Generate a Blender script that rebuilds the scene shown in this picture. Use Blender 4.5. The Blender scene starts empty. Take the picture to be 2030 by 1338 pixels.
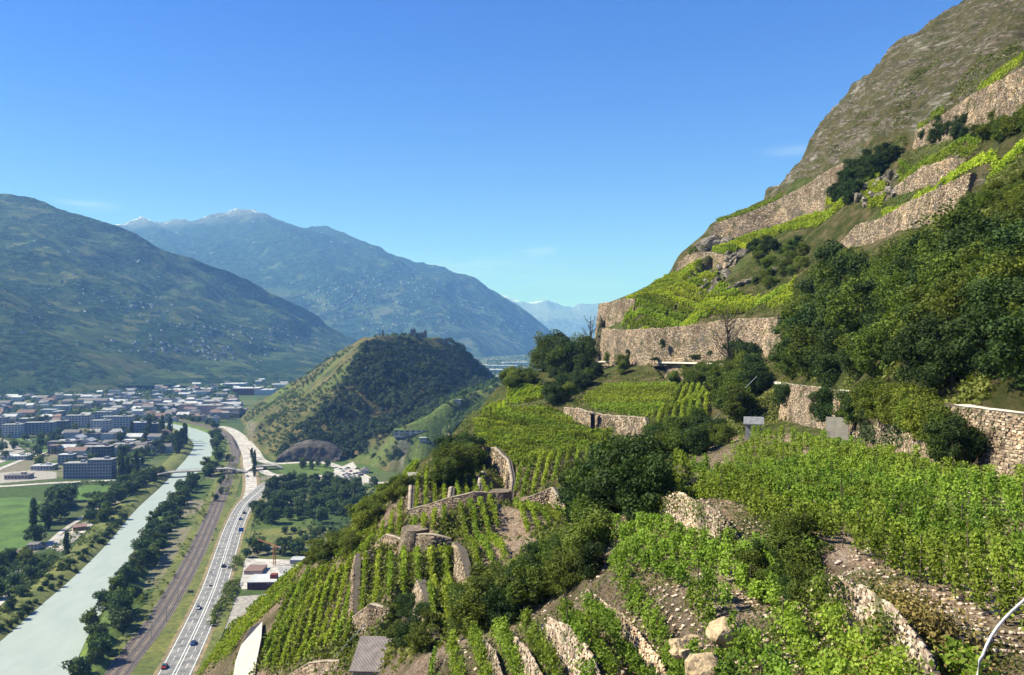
import bpy, math, random
import numpy as np
from mathutils import Vector, Matrix, noise as mnoise
from mathutils.geometry import delaunay_2d_cdt
from mathutils.bvhtree import BVHTree
R = math.radians
rnd = random.Random(7)
rng = np.random.default_rng(11)
S = bpy.context.scene
COL = S.collection
CZ = 150.0; F = 1579.0          # camera height above the valley floor, focal length in photo pixels

# ------------------------------------------------------------------ camera, world, sun
cam = bpy.data.cameras.new('camera'); cam.lens = 28.0; cam.sensor_width = 36.0
cam.clip_start = 0.5; cam.clip_end = 80000
co = bpy.data.objects.new('camera', cam); COL.objects.link(co)
co.location = (0, 0, CZ); co.rotation_euler = (R(90), 0, 0)
S.camera = co
S.view_settings.view_transform = 'Standard'; S.view_settings.look = 'None'
S.view_settings.exposure = 1.3; S.view_settings.gamma = 1.0
EL = R(43)
sv = Vector((-0.98, 0.06, 0)).normalized() * math.cos(EL); sv.z = math.sin(EL)
sun = bpy.data.lights.new('sun', 'SUN'); sun.energy = 5.0; sun.angle = R(0.5); sun.color = (1.0, 0.95, 0.86)
so = bpy.data.objects.new('sun', sun); COL.objects.link(so)
so.rotation_euler = sv.to_track_quat('Z', 'Y').to_euler()
W = bpy.data.worlds.new('World'); S.world = W; W.use_nodes = True
nt = W.node_tree; bg = nt.nodes['Background']
sky = nt.nodes.new('ShaderNodeTexSky'); sky.sky_type = 'NISHITA'; sky.sun_disc = False
sky.sun_elevation = EL; sky.sun_rotation = math.atan2(sv.x, sv.y)
sky.altitude = 600; sky.air_density = 1.0; sky.dust_density = 0.0; sky.ozone_density = 3.5
bg.inputs['Strength'].default_value = 0.072
# thin high clouds, part of the sky itself (by direction)
tc = nt.nodes.new('ShaderNodeTexCoord')
def wmath(op, a, b=None, c=None):
    n = nt.nodes.new('ShaderNodeMath'); n.operation = op
    for i, v in enumerate((a, b, c)):
        if v is None: continue
        if isinstance(v, (int, float)): n.inputs[i].default_value = v
        else: nt.links.new(v, n.inputs[i])
    return n.outputs[0]
sep = nt.nodes.new('ShaderNodeSeparateXYZ'); nt.links.new(tc.outputs['Generated'], sep.inputs[0])
mp = nt.nodes.new('ShaderNodeMapping'); mp.inputs['Scale'].default_value = (9, 9, 62)
mp.inputs['Rotation'].default_value = (0, R(-7), 0)
nt.links.new(tc.outputs['Generated'], mp.inputs[0])
nz = nt.nodes.new('ShaderNodeTexNoise'); nz.inputs['Scale'].default_value = 1.0; nz.inputs['Detail'].default_value = 6
nz.inputs['Roughness'].default_value = 0.62
nt.links.new(mp.outputs[0], nz.inputs['Vector'])
cl = wmath('MAXIMUM', wmath('MULTIPLY', wmath('SUBTRACT', nz.outputs[0], 0.41), 3.0), 0.0)
mask = None
for (u, v, su, s_v, wt) in ((900, 522, 85, 12, 1.6), (1066, 495, 26, 12, 1.6), (1010, 545, 90, 14, 1.8), (165, 408, 40, 8, .8), (1575, 300, 45, 10, .35), (1110, 565, 90, 9, 1.8), (445, 346, 18, 6, .8)):
    x, z = (u - 1015) / F, (669 - v) / F
    l = math.sqrt(x * x + 1 + z * z)
    dx = wmath('DIVIDE', wmath('SUBTRACT', sep.outputs[0], x / l), su / F)
    dz = wmath('DIVIDE', wmath('SUBTRACT', sep.outputs[2], z / l), s_v / F)
    g = wmath('MULTIPLY', wt, wmath('POWER', 2.718, wmath('MULTIPLY', wmath('ADD', wmath('MULTIPLY', dx, dx), wmath('MULTIPLY', dz, dz)), -1.0)))
    mask = g if mask is None else wmath('ADD', mask, g)
mask = wmath('MULTIPLY', mask, wmath('GREATER_THAN', sep.outputs[1], 0))
cf = wmath('MINIMUM', wmath('MULTIPLY', mask, cl), 0.30)
hs = nt.nodes.new('ShaderNodeHueSaturation'); hs.inputs['Saturation'].default_value = 1.38; hs.inputs['Hue'].default_value = 0.526
nt.links.new(sky.outputs[0], hs.inputs['Color'])
mixc = nt.nodes.new('ShaderNodeMixRGB'); mixc.inputs[2].default_value = (5.6, 6.0, 6.4, 1)
nt.links.new(cf, mixc.inputs[0]); nt.links.new(hs.outputs[0], mixc.inputs[1]); nt.links.new(mixc.outputs[0], bg.inputs['Color'])
S.render.engine = 'CYCLES'
S.cycles.max_bounces = 5; S.cycles.diffuse_bounces = 2; S.cycles.volume_bounces = 0
S.cycles.transparent_max_bounces = 6

# ------------------------------------------------------------------ helpers
def P(u, v, Y): return Vector(((u - 1015) / F * Y, Y, CZ + (669 - v) / F * Y))
def G(u, v, z=0.0):
    Y = (CZ - z) * F / (v - 669.0)
    return Vector(((u - 1015) / F * Y, Y, z))
def tag(o, label=None, cat=None, group=None, kind=None):
    if label: o['label'] = label
    if cat: o['category'] = cat
    if group: o['group'] = group
    if kind: o['kind'] = kind
    return o
def empty(name, loc=(0, 0, 0), rz=0.0):
    o = bpy.data.objects.new(name, None); COL.objects.link(o); o.location = loc; o.rotation_euler.z = rz
    o.empty_display_size = 0.2
    return o
def link(name, me, mat=None, parent=None, loc=None):
    o = bpy.data.objects.new(name, me); COL.objects.link(o)
    if mat is not None and not me.materials: me.materials.append(mat)
    if parent: o.parent = parent
    if loc is not None: o.location = loc
    return o
def qmesh(name, V, Q, smooth=False):
    """mesh from numpy arrays; Q is (n,4) or (n,3)"""
    V = np.asarray(V, dtype=np.float32); Q = np.asarray(Q, dtype=np.int32)
    me = bpy.data.meshes.new(name); k = Q.shape[1]
    me.vertices.add(len(V)); me.vertices.foreach_set('co', V.ravel())
    me.loops.add(Q.size); me.loops.foreach_set('vertex_index', Q.ravel())
    me.polygons.add(len(Q)); me.polygons.foreach_set('loop_start', np.arange(0, Q.size, k, dtype=np.int32))
    me.polygons.foreach_set('loop_total', np.full(len(Q), k, dtype=np.int32))
    if smooth: me.polygons.foreach_set('use_smooth', np.ones(len(Q), dtype=bool))
    me.update(calc_edges=True); me.validate()
    return me
class MB:
    def __init__(s): s.v = []; s.f = []
    def add(s, vs, fs):
        b = len(s.v); s.v += [tuple(v) for v in vs]; s.f += [tuple(b + i for i in f) for f in fs]; return s
    def box(s, cx, cy, z0, w, d, h, rz=0.0, taper=1.0):
        c, sn = math.cos(rz), math.sin(rz); vs = []
        for z, t in ((z0, 1.0), (z0 + h, taper)):
            for sx, sy in ((-1, -1), (1, -1), (1, 1), (-1, 1)):
                x, y = sx * w / 2 * t, sy * d / 2 * t
                vs.append((cx + x * c - y * sn, cy + x * sn + y * c, z))
        return s.add(vs, [(3, 2, 1, 0), (4, 5, 6, 7), (0, 1, 5, 4), (1, 2, 6, 5), (2, 3, 7, 6), (3, 0, 4, 7)])
    def tube(s, pts, rad, n=6):
        pts = [Vector(p) for p in pts]; rings = []
        if not hasattr(rad, '__len__'): rad = [rad] * len(pts)
        b = len(s.v)
        for i, p in enumerate(pts):
            d = (pts[min(i + 1, len(pts) - 1)] - pts[max(i - 1, 0)]).normalized()
            a = Vector((0, 0, 1)) if abs(d.z) < 0.9 else Vector((1, 0, 0))
            x = d.cross(a).normalized(); y = d.cross(x)
            for k in range(n):
                t = 2 * math.pi * k / n
                s.v.append(tuple(p + (x * math.cos(t) + y * math.sin(t)) * rad[i]))
        for i in range(len(pts) - 1):
            for k in range(n):
                k2 = (k + 1) % n
                s.f.append((b + i * n + k, b + i * n + k2, b + (i + 1) * n + k2, b + (i + 1) * n + k))
        s.f.append(tuple(b + k for k in range(n))); s.f.append(tuple(b + (len(pts) - 1) * n + k for k in reversed(range(n))))
        return s
    def mesh(s, name, smooth=False):
        me = bpy.data.meshes.new(name); me.from_pydata(s.v, [], s.f)
        if smooth: me.polygons.foreach_set('use_smooth', [True] * len(me.polygons))
        me.update(); return me
    def build(s, name, mat, parent=None, smooth=False, loc=None):
        return link(name, s.mesh(name, smooth), mat, parent, loc)
# vectorised value noise
def _h(ix, iy, seed):
    n = (ix.astype(np.int64) * 374761393 + iy.astype(np.int64) * 668265263 + seed * 1442695041) & 0x7fffffff
    n = ((n ^ (n >> 13)) * 1274126177) & 0x7fffffff
    return ((n ^ (n >> 16)) & 0xffff) / 65535.0
def vnoise(x, y, seed=0):
    ix, iy = np.floor(x), np.floor(y); fx, fy = x - ix, y - iy
    fx = fx * fx * (3 - 2 * fx); fy = fy * fy * (3 - 2 * fy)
    a, b = _h(ix, iy, seed), _h(ix + 1, iy, seed); c, d = _h(ix, iy + 1, seed), _h(ix + 1, iy + 1, seed)
    return (a * (1 - fx) + b * fx) * (1 - fy) + (c * (1 - fx) + d * fx) * fy
def fbm(x, y, oct=5, seed=0, ridged=False):
    s = 0.0; a = 0.5
    for o in range(oct):
        n = vnoise(x * 2 ** o + o * 17.3, y * 2 ** o - o * 9.1, seed + o) * 2 - 1
        s = s + a * ((1 - np.abs(n) * 2) if ridged else n); a *= 0.5
    return s
def spline(pts, step):
    """Catmull-Rom through the points, resampled"""
    pts = [Vector(p) for p in pts]
    ext = [pts[0] * 2 - pts[1]] + pts + [pts[-1] * 2 - pts[-2]]; out = []
    for i in range(1, len(ext) - 2):
        p0, p1, p2, p3 = ext[i - 1:i + 3]; n = max(2, int((p2 - p1).length / step))
        for k in range(n):
            t = k / n
            out.append(0.5 * ((2 * p1) + (p2 - p0) * t + (2 * p0 - 5 * p1 + 4 * p2 - p3) * t * t + (3 * p1 - p0 - 3 * p2 + p3) * t ** 3))
    out.append(pts[-1]); return out

# ------------------------------------------------------------------ materials
def newmat(name):
    m = bpy.data.materials.new(name); m.use_nodes = True; t = m.node_tree
    return m, t, t.nodes['Principled BSDF']
def nd(t, kind, **kw):
    n = t.nodes.new(kind)
    for k, v in kw.items():
        if k in n.inputs: n.inputs[k].default_value = v
        else: setattr(n, k, v)
    return n
def ramp(t, fac, stops, interp='LINEAR'):
    r = t.nodes.new('ShaderNodeValToRGB'); e = r.color_ramp.elements; r.color_ramp.interpolation = interp
    while len(e) < len(stops): e.new(0.5)
    for i, (p, c) in enumerate(stops):
        e[i].position = p; e[i].color = (*c, 1) if len(c) == 3 else c
    t.links.new(fac, r.inputs[0]); return r.outputs[0]
def mixrgb(t, fac, a, b, mode='MIX'):
    m = t.nodes.new('ShaderNodeMixRGB'); m.blend_type = mode
    for i, v in enumerate((fac, a, b)):
        if isinstance(v, (int, float)): m.inputs[i].default_value = v
        elif isinstance(v, tuple): m.inputs[i].default_value = (*v, 1)
        else: t.links.new(v, m.inputs[i])
    return m.outputs[0]
def gcoord(t, scale=(1, 1, 1), rot=(0, 0, 0), kind='Object'):
    if kind == 'Position': src = t.nodes.new('ShaderNodeNewGeometry').outputs['Position']
    else: src = t.nodes.new('ShaderNodeTexCoord').outputs[kind]
    m = nd(t, 'ShaderNodeMapping'); m.inputs['Scale'].default_value = scale; m.inputs['Rotation'].default_value = rot
    t.links.new(src, m.inputs[0]); return m.outputs[0]
def noise(t, vec, scale, detail=5, rough=0.55):
    n = nd(t, 'ShaderNodeTexNoise'); n.inputs['Scale'].default_value = scale; n.inputs['Detail'].default_value = detail
    n.inputs['Roughness'].default_value = rough
    if vec is not None: t.links.new(vec, n.inputs['Vector'])
    return n.outputs[0]
def bump(t, b, h, strength, dist):
    n = nd(t, 'ShaderNodeBump'); n.inputs['Strength'].default_value = strength; n.inputs['Distance'].default_value = dist
    t.links.new(h, n.inputs['Height']); t.links.new(n.outputs[0], b.inputs['Normal'])
def plain(name, c1, c2=None, scale=0.5, rough=0.8, bmp=0.0, bd=0.1, metal=0.0, vec='Position', fine=0):
    m, t, b = newmat(name); b.inputs['Roughness'].default_value = rough; b.inputs['Metallic'].default_value = metal
    b.inputs['Specular IOR Level'].default_value = 0.25
    if c2 is None: c2 = tuple(x * 0.8 for x in c1)
    n = noise(t, gcoord(t, kind=vec), scale)
    cc = ramp(t, n, [(0.35, c1), (0.65, c2)])
    if fine: cc = mixrgb(t, 0.9, cc, ramp(t, noise(t, gcoord(t, kind=vec), fine, 8, 0.75), [(0.36, (0.4, 0.42, 0.4)), (0.5, (0.95, 0.95, 0.95)), (0.64, (1.5, 1.4, 1.2))]), 'MULTIPLY')
    t.links.new(cc, b.inputs['Base Color'])
    if bmp: bump(t, b, n, bmp, bd)
    return m
def leafmat(name, a, b_, c=None, trans=0.35, patch=0.15):
    m, t, b = newmat(name); c = c or tuple(x * 0.6 for x in a)
    gi = t.nodes.new('ShaderNodeNewGeometry'); oi = t.nodes.new('ShaderNodeObjectInfo')
    col = ramp(t, gi.outputs['Random Per Island'], [(0.0, c), (0.45, a), (1.0, b_)])
    n = noise(t, gcoord(t, kind='Position'), patch, 3)
    col = mixrgb(t, 0.55, col, ramp(t, n, [(0.35, tuple(x * 0.7 for x in a)), (0.65, b_)]))
    hv = t.nodes.new('ShaderNodeHueSaturation'); t.links.new(col, hv.inputs['Color'])
    mr = nd(t, 'ShaderNodeMapRange'); mr.inputs[3].default_value = 0.72; mr.inputs[4].default_value = 1.28
    t.links.new(oi.outputs['Random'], mr.inputs[0]); t.links.new(mr.outputs[0], hv.inputs['Value'])
    mr2 = nd(t, 'ShaderNodeMapRange'); mr2.inputs[3].default_value = 0.480; mr2.inputs[4].default_value = 0.512
    ms = nd(t, 'ShaderNodeMath', operation='FRACT'); mm = nd(t, 'ShaderNodeMath', operation='MULTIPLY'); mm.inputs[1].default_value = 7.31
    t.links.new(oi.outputs['Random'], mm.inputs[0]); t.links.new(mm.outputs[0], ms.inputs[0]); t.links.new(ms.outputs[0], mr2.inputs[0])
    t.links.new(mr2.outputs[0], hv.inputs['Hue'])
    b.inputs['Roughness'].default_value = 0.7; b.inputs['Specular IOR Level'].default_value = 0.12
    t.links.new(hv.outputs[0], b.inputs['Base Color'])
    tr = t.nodes.new('ShaderNodeBsdfTranslucent')
    br = nd(t, 'ShaderNodeMixRGB', blend_type='MULTIPLY'); br.inputs[0].default_value = 1; br.inputs[2].default_value = (1.3, 1.45, 0.55, 1)
    t.links.new(hv.outputs[0], br.inputs[1]); t.links.new(br.outputs[0], tr.inputs['Color'])
    mx = t.nodes.new('ShaderNodeMixShader'); mx.inputs[0].default_value = trans
    out = t.nodes['Material Output']
    t.links.new(b.outputs[0], mx.inputs[1]); t.links.new(tr.outputs[0], mx.inputs[2]); t.links.new(mx.outputs[0], out.inputs['Surface'])
    return m
def stonemat(name, cols, size=0.35, flat=2.0, strength=0.9, gap=(0.085, 0.068, 0.052), moss=0.25):
    m, t, b = newmat(name); s = 1.0 / size
    vec = gcoord(t, (s, s, s * flat), kind='Position')
    nw = nd(t, 'ShaderNodeTexNoise', Scale=0.9, Detail=2.0); t.links.new(vec, nw.inputs['Vector'])
    add = nd(t, 'ShaderNodeVectorMath', operation='MULTIPLY_ADD'); add.inputs[1].default_value = (0.7, 0.7, 0.7)
    t.links.new(nw.outputs['Color'], add.inputs[0]); t.links.new(vec, add.inputs[2])
    v = nd(t, 'ShaderNodeTexVoronoi'); v.inputs['Scale'].default_value = 1.0; t.links.new(add.outputs[0], v.inputs['Vector'])
    e = nd(t, 'ShaderNodeTexVoronoi', feature='DISTANCE_TO_EDGE'); e.inputs['Scale'].default_value = 1.0; t.links.new(add.outputs[0], e.inputs['Vector'])
    sp = t.nodes.new('ShaderNodeSeparateColor'); t.links.new(v.outputs['Color'], sp.inputs[0])
    k = len(cols); col = ramp(t, sp.outputs[0], [(i / (k - 1), c) for i, c in enumerate(cols)])
    fine = noise(t, gcoord(t, kind='Position'), 6.0, 4)
    col = mixrgb(t, 0.5, col, ramp(t, fine, [(0.3, (0.35, 0.35, 0.35)), (0.7, (1.2, 1.2, 1.2))]), 'MULTIPLY')
    big = noise(t, gcoord(t, kind='Position'), 0.22, 5, 0.65)
    col = mixrgb(t, ramp(t, big, [(0.5, (0, 0, 0)), (0.68, (moss * 2, moss * 2, moss * 2))]), col, (0.06, 0.065, 0.03))
    eg = ramp(t, e.outputs['Distance'], [(0.0, (0, 0, 0)), (0.06, (1, 1, 1))])
    col = mixrgb(t, eg, gap, col)
    t.links.new(col, b.inputs['Base Color']); b.inputs['Roughness'].default_value = 0.9; b.inputs['Specular IOR Level'].default_value = 0.15
    hh = nd(t, 'ShaderNodeMath', operation='MULTIPLY_ADD'); hh.inputs[1].default_value = 0.6
    t.links.new(sp.outputs[1], hh.inputs[0])
    eh = ramp(t, e.outputs['Distance'], [(0.0, (0, 0, 0)), (0.16, (1, 1, 1))]); t.links.new(eh, hh.inputs[2])
    bump(t, b, hh.outputs[0], strength, size * 0.55)
    return m
M = {}
M['stone'] = stonemat('dry_stone', [(0.38, 0.29, 0.20), (0.20, 0.15, 0.105), (0.44, 0.35, 0.25), (0.29, 0.20, 0.14), (0.50, 0.42, 0.32)], 0.30)
M['stone_path'] = stonemat('dry_stone_path', [(0.36, 0.28, 0.20), (0.20, 0.15, 0.11), (0.44, 0.36, 0.27), (0.30, 0.22, 0.155), (0.52, 0.45, 0.36)], 0.24, 2.2, 1.0)
M['stone_far'] = stonemat('dry_stone_far', [(0.46, 0.35, 0.235), (0.17, 0.12, 0.085), (0.54, 0.42, 0.29), (0.31, 0.21, 0.14), (0.64, 0.53, 0.39)], 0.7, 2.0, 1.0, moss=0.12)
M['stone_pink'] = stonemat('rubble_stone', [(0.44, 0.35, 0.27), (0.30, 0.22, 0.17), (0.52, 0.43, 0.34), (0.36, 0.25, 0.19), (0.56, 0.49, 0.40)], 0.17, 1.6, 1.0, moss=0.15)
M['vine_near'] = leafmat('vine_leaf_near', (0.135, 0.215, 0.026), (0.28, 0.37, 0.055), (0.028, 0.056, 0.010), 0.36, 0.6)
M['vine_mid'] = leafmat('vine_leaf_mid', (0.165, 0.225, 0.022), (0.28, 0.335, 0.045), (0.045, 0.078, 0.011), 0.35, 0.25)
M['vine_bright'] = leafmat('vine_leaf_bright', (0.27, 0.345, 0.028), (0.38, 0.43, 0.045), (0.12, 0.17, 0.018), 0.35, 0.15)
M['leaf_dark'] = leafmat('leaf_dark', (0.027, 0.052, 0.013), (0.060, 0.098, 0.022), (0.010, 0.023, 0.008), 0.2, 0.3)
M['leaf_mid'] = leafmat('leaf_mid', (0.066, 0.098, 0.016), (0.14, 0.175, 0.027), (0.020, 0.036, 0.009), 0.28, 0.3)
M['leaf_light'] = leafmat('leaf_light', (0.10, 0.135, 0.018), (0.18, 0.21, 0.03), (0.035, 0.055, 0.010), 0.28, 0.3)
M['leaf_far'] = leafmat('leaf_far', (0.042, 0.078, 0.024), (0.095, 0.14, 0.036), (0.018, 0.034, 0.012), 0.15, 0.03)
M['leaf_hill'] = leafmat('leaf_hill', (0.024, 0.044, 0.016), (0.055, 0.082, 0.022), (0.010, 0.020, 0.008), 0.12, 0.05)
M['scrub'] = leafmat('scrub_leaf', (0.085, 0.125, 0.022), (0.17, 0.18, 0.045), (0.03, 0.055, 0.012), 0.25, 0.12)
M['ivy'] = leafmat('ivy_leaf', (0.022, 0.046, 0.014), (0.05, 0.085, 0.022), (0.01, 0.022, 0.008), 0.12, 0.3)
M['drygrass'] = leafmat('dry_grass', (0.20, 0.15, 0.05), (0.30, 0.22, 0.08), (0.10, 0.09, 0.03), 0.2, 0.3)
M['bark'] = plain('bark', (0.09, 0.065, 0.045), (0.05, 0.038, 0.028), 4, 0.95, 0.6, 0.05)
M['stakewood'] = plain('stake_wood', (0.12, 0.085, 0.06), (0.06, 0.045, 0.035), 3)
M['metal'] = plain('galvanised_metal', (0.45, 0.46, 0.48), (0.3, 0.31, 0.33), 3, 0.45, metal=0.6)
M['whitepaint'] = plain('white_paint', (0.55, 0.55, 0.53), (0.40, 0.39, 0.37), 6.0, 0.5)
M['concrete'] = plain('concrete', (0.34, 0.31, 0.26), (0.22, 0.20, 0.17), 0.8, 0.9, 0.3, 0.05)
M['asphalt'] = plain('asphalt', (0.20, 0.192, 0.19), (0.165, 0.16, 0.16), 0.08, 0.9, fine=0.2)
M['road_light'] = plain('pale_road', (0.44, 0.405, 0.375), (0.34, 0.315, 0.29), 0.05, 0.9, fine=0.15)
M['gravel'] = plain('gravel', (0.34, 0.31, 0.27), (0.20, 0.18, 0.16), 0.35, 0.95, 0.5, 0.3)
M['ballast'] = plain('ballast', (0.17, 0.135, 0.11), (0.11, 0.088, 0.072), 0.1, 0.95, 0.5, 0.2, fine=0.8)
M['rail'] = plain('rail_steel', (0.30, 0.26, 0.24), (0.22, 0.19, 0.17), 0.5, 0.5, metal=0.4)
M['sleeper'] = plain('sleeper', (0.075, 0.055, 0.048), (0.05, 0.04, 0.034), 0.8)
M['ochre'] = plain('ochre_earth', (0.25, 0.18, 0.10), (0.16, 0.135, 0.07), 0.12, 0.95, fine=0.3)
M['roadpaint'] = plain('road_marking', (0.75, 0.75, 0.73), (0.62, 0.62, 0.6), 0.3)
M['grass'] = plain('grass', (0.095, 0.14, 0.022), (0.055, 0.09, 0.018), 0.03, 0.95, 0.6, 0.6, fine=0.35)
M['grass_olive'] = plain('verge_grass', (0.13, 0.135, 0.032), (0.075, 0.095, 0.022), 0.04, 0.95, 0.6, 0.5, fine=0.3)
M['lawn'] = plain('lawn', (0.075, 0.14, 0.024), (0.055, 0.105, 0.018), 0.03, 0.95, fine=0.06)
M['glass'] = plain('window_glass', (0.05, 0.065, 0.085), (0.03, 0.04, 0.055), 1, 0.2)
M['redroof'] = plain('tile_roof', (0.20, 0.125, 0.10), (0.15, 0.095, 0.08), 0.4)
M['slate'] = plain('slate_roof', (0.17, 0.155, 0.15), (0.12, 0.11, 0.11), 0.3)
M['whitewall'] = plain('white_render', (0.50, 0.48, 0.45), (0.42, 0.40, 0.38), 0.3)
M['paleroof'] = plain('pale_flat_roof', (0.46, 0.46, 0.46), (0.34, 0.34, 0.35), 0.1)
M['greywall'] = plain('grey_render', (0.28, 0.29, 0.31), (0.23, 0.235, 0.25), 0.3)
M['pinkwall'] = plain('pink_render', (0.44, 0.33, 0.29), (0.36, 0.27, 0.24), 0.3)
M['rust'] = plain('red_cladding', (0.20, 0.045, 0.035), (0.14, 0.03, 0.028), 0.4)
M['flatroof'] = plain('grey_flat_roof', (0.30, 0.29, 0.28), (0.22, 0.215, 0.21), 0.15)
M['rock'] = stonemat('bedrock', [(0.34, 0.29, 0.23), (0.20, 0.16, 0.13), (0.46, 0.40, 0.33), (0.26, 0.22, 0.18)], 1.3, 4.0, 1.0, moss=0.3)
M['boulder'] = plain('boulder_stone', (0.42, 0.32, 0.20), (0.27, 0.195, 0.125), 1.6, 0.95, 1.0, 0.25, fine=7)
M['crane'] = plain('crane_orange', (0.42, 0.17, 0.06), (0.35, 0.14, 0.05), 1)
M['bluesign'] = plain('blue_sign', (0.02, 0.10, 0.38), (0.018, 0.09, 0.33), 1, 0.5)
M['shade_tyre'] = plain('shade_and_tyre_black', (0.015, 0.013, 0.012), (0.01, 0.01, 0.01), 1)  # near black: stands for shade in gaps and openings; also tyre colour

# hillside ground: zone attribute R = rock, G = bare soil, B = meadow green
def groundmat():
    m, t, b = newmat('hillside_ground')
    at = nd(t, 'ShaderNodeAttribute', attribute_name='zone'); sp = t.nodes.new('ShaderNodeSeparateColor'); t.links.new(at.outputs['Color'], sp.inputs[0])
    p = gcoord(t, kind='Position')
    n1 = noise(t, p, 0.25, 8, 0.65); n2 = noise(t, p, 2.0, 6, 0.6)
    grass = ramp(t, n1, [(0.3, (0.045, 0.062, 0.014)), (0.47, (0.09, 0.10, 0.024)), (0.6, (0.19, 0.15, 0.07)), (0.72, (0.30, 0.23, 0.15))])
    soil = ramp(t, n2, [(0.3, (0.28, 0.17, 0.11)), (0.5, (0.50, 0.36, 0.255)), (0.72, (0.66, 0.55, 0.44))])
    soil = mixrgb(t, 0.9, soil, ramp(t, noise(t, p, 9.0, 6, 0.75), [(0.35, (0.35, 0.33, 0.3)), (0.5, (0.95, 0.95, 0.95)), (0.65, (1.6, 1.55, 1.5))]), 'MULTIPLY')
    soil = mixrgb(t, ramp(t, n1, [(0.52, (0, 0, 0)), (0.66, (0.6, 0.6, 0.6))]), soil, (0.11, 0.12, 0.035))
    pr = gcoord(t, (0.10, 0.10, 0.42), (R(20), R(40), 0), kind='Position')
    r1 = noise(t, pr, 1.0, 12, 0.72); pr2 = gcoord(t, (0.5, 0.5, 2.2), (R(20), R(42), 0), kind='Position'); r2 = noise(t, pr2, 1.0, 8, 0.75)
    rock = ramp(t, r2, [(0.36, (0.018, 0.016, 0.014)), (0.45, (0.125, 0.098, 0.070)), (0.53, (0.23, 0.185, 0.14)), (0.62, (0.50, 0.435, 0.36))])
    lit_patch = noise(t, p, 0.05, 8, 0.7)
    rock = mixrgb(t, ramp(t, lit_patch, [(0.545, (0, 0, 0)), (0.59, (0.6, 0.6, 0.6))]), rock, (0.55, 0.51, 0.46))  # pale patches painted into the rock colour as lit rock
    gr2 = ramp(t, n1, [(0.35, (0.055, 0.065, 0.016)), (0.65, (0.15, 0.135, 0.045))])
    rock = mixrgb(t, ramp(t, r1, [(0.44, (0, 0, 0)), (0.52, (0.85, 0.85, 0.85))]), rock, gr2)
    col = mixrgb(t, sp.outputs[1], grass, soil); col = mixrgb(t, sp.outputs[2], col, (0.10, 0.155, 0.03)); col = mixrgb(t, sp.outputs[0], col, rock)
    t.links.new(col, b.inputs['Base Color']); b.inputs['Roughness'].default_value = 0.95; b.inputs['Specular IOR Level'].default_value = 0.1
    h = nd(t, 'ShaderNodeMath', operation='MULTIPLY_ADD'); h.inputs[1].default_value = 2.5; t.links.new(r2, h.inputs[0]); t.links.new(n2, h.inputs[2])
    bump(t, b, h.outputs[0], 1.0, 1.1)
    return m
M['ground'] = groundmat()

def mountmat(name, forest, meadow, bare, mscale, mthr, rockline, snowline, soften=1.0):
    m, t, b = newmat(name)
    p = gcoord(t, kind='Position'); spx = t.nodes.new('ShaderNodeSeparateXYZ'); t.links.new(p, spx.inputs[0])
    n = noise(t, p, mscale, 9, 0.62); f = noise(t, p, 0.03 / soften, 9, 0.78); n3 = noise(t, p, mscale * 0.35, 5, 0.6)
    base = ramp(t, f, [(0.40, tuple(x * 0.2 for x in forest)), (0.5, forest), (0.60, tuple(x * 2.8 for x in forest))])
    v = nd(t, 'ShaderNodeTexVoronoi'); v.inputs['Scale'].default_value = mscale * 3; t.links.new(p, v.inputs['Vector'])
    spc = t.nodes.new('ShaderNodeSeparateColor'); t.links.new(v.outputs['Color'], spc.inputs[0])
    md = ramp(t, spc.outputs[0], [(0.0, meadow), (0.5, tuple(x * 0.6 for x in meadow)), (0.8, bare), (1.0, meadow)])
    hz = nd(t, 'ShaderNodeMapRange'); hz.inputs[1].default_value = rockline * 0.15; hz.inputs[2].default_value = rockline * 0.8
    hz.inputs[3].default_value = 0.045; hz.inputs[4].default_value = -0.08; t.links.new(spx.outputs[2], hz.inputs[0])
    s = nd(t, 'ShaderNodeMath', operation='ADD'); t.links.new(n, s.inputs[0]); t.links.new(hz.outputs[0], s.inputs[1])
    col = mixrgb(t, ramp(t, s.outputs[0], [(mthr, (0, 0, 0)), (mthr + 0.035, (0.85, 0.85, 0.85))]), base, md)
    hr = nd(t, 'ShaderNodeMapRange'); hr.inputs[1].default_value = rockline; hr.inputs[2].default_value = rockline * 1.25; t.links.new(spx.outputs[2], hr.inputs[0])
    col = mixrgb(t, hr.outputs[0], col, ramp(t, f, [(0.35, (0.10, 0.10, 0.09)), (0.6, (0.30, 0.28, 0.25))]))
    hn = nd(t, 'ShaderNodeMapRange'); hn.inputs[1].default_value = snowline; hn.inputs[2].default_value = snowline * 1.3
    hn.inputs[3].default_value = -0.12; hn.inputs[4].default_value = 0.3; t.links.new(spx.outputs[2], hn.inputs[0])
    q = nd(t, 'ShaderNodeMath', operation='ADD'); t.links.new(noise(t, p, mscale * 2.2, 8, 0.7), q.inputs[0]); t.links.new(hn.outputs[0], q.inputs[1])
    col = mixrgb(t, ramp(t, q.outputs[0], [(0.54, (0, 0, 0)), (0.58, (1, 1, 1))]), col, (0.85, 0.87, 0.9))
    t.links.new(col, b.inputs['Base Color']); b.inputs['Roughness'].default_value = 0.95; b.inputs['Specular IOR Level'].default_value = 0.05
    bump(t, b, f, 1.0, 30.0 * soften)
    return m

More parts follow.
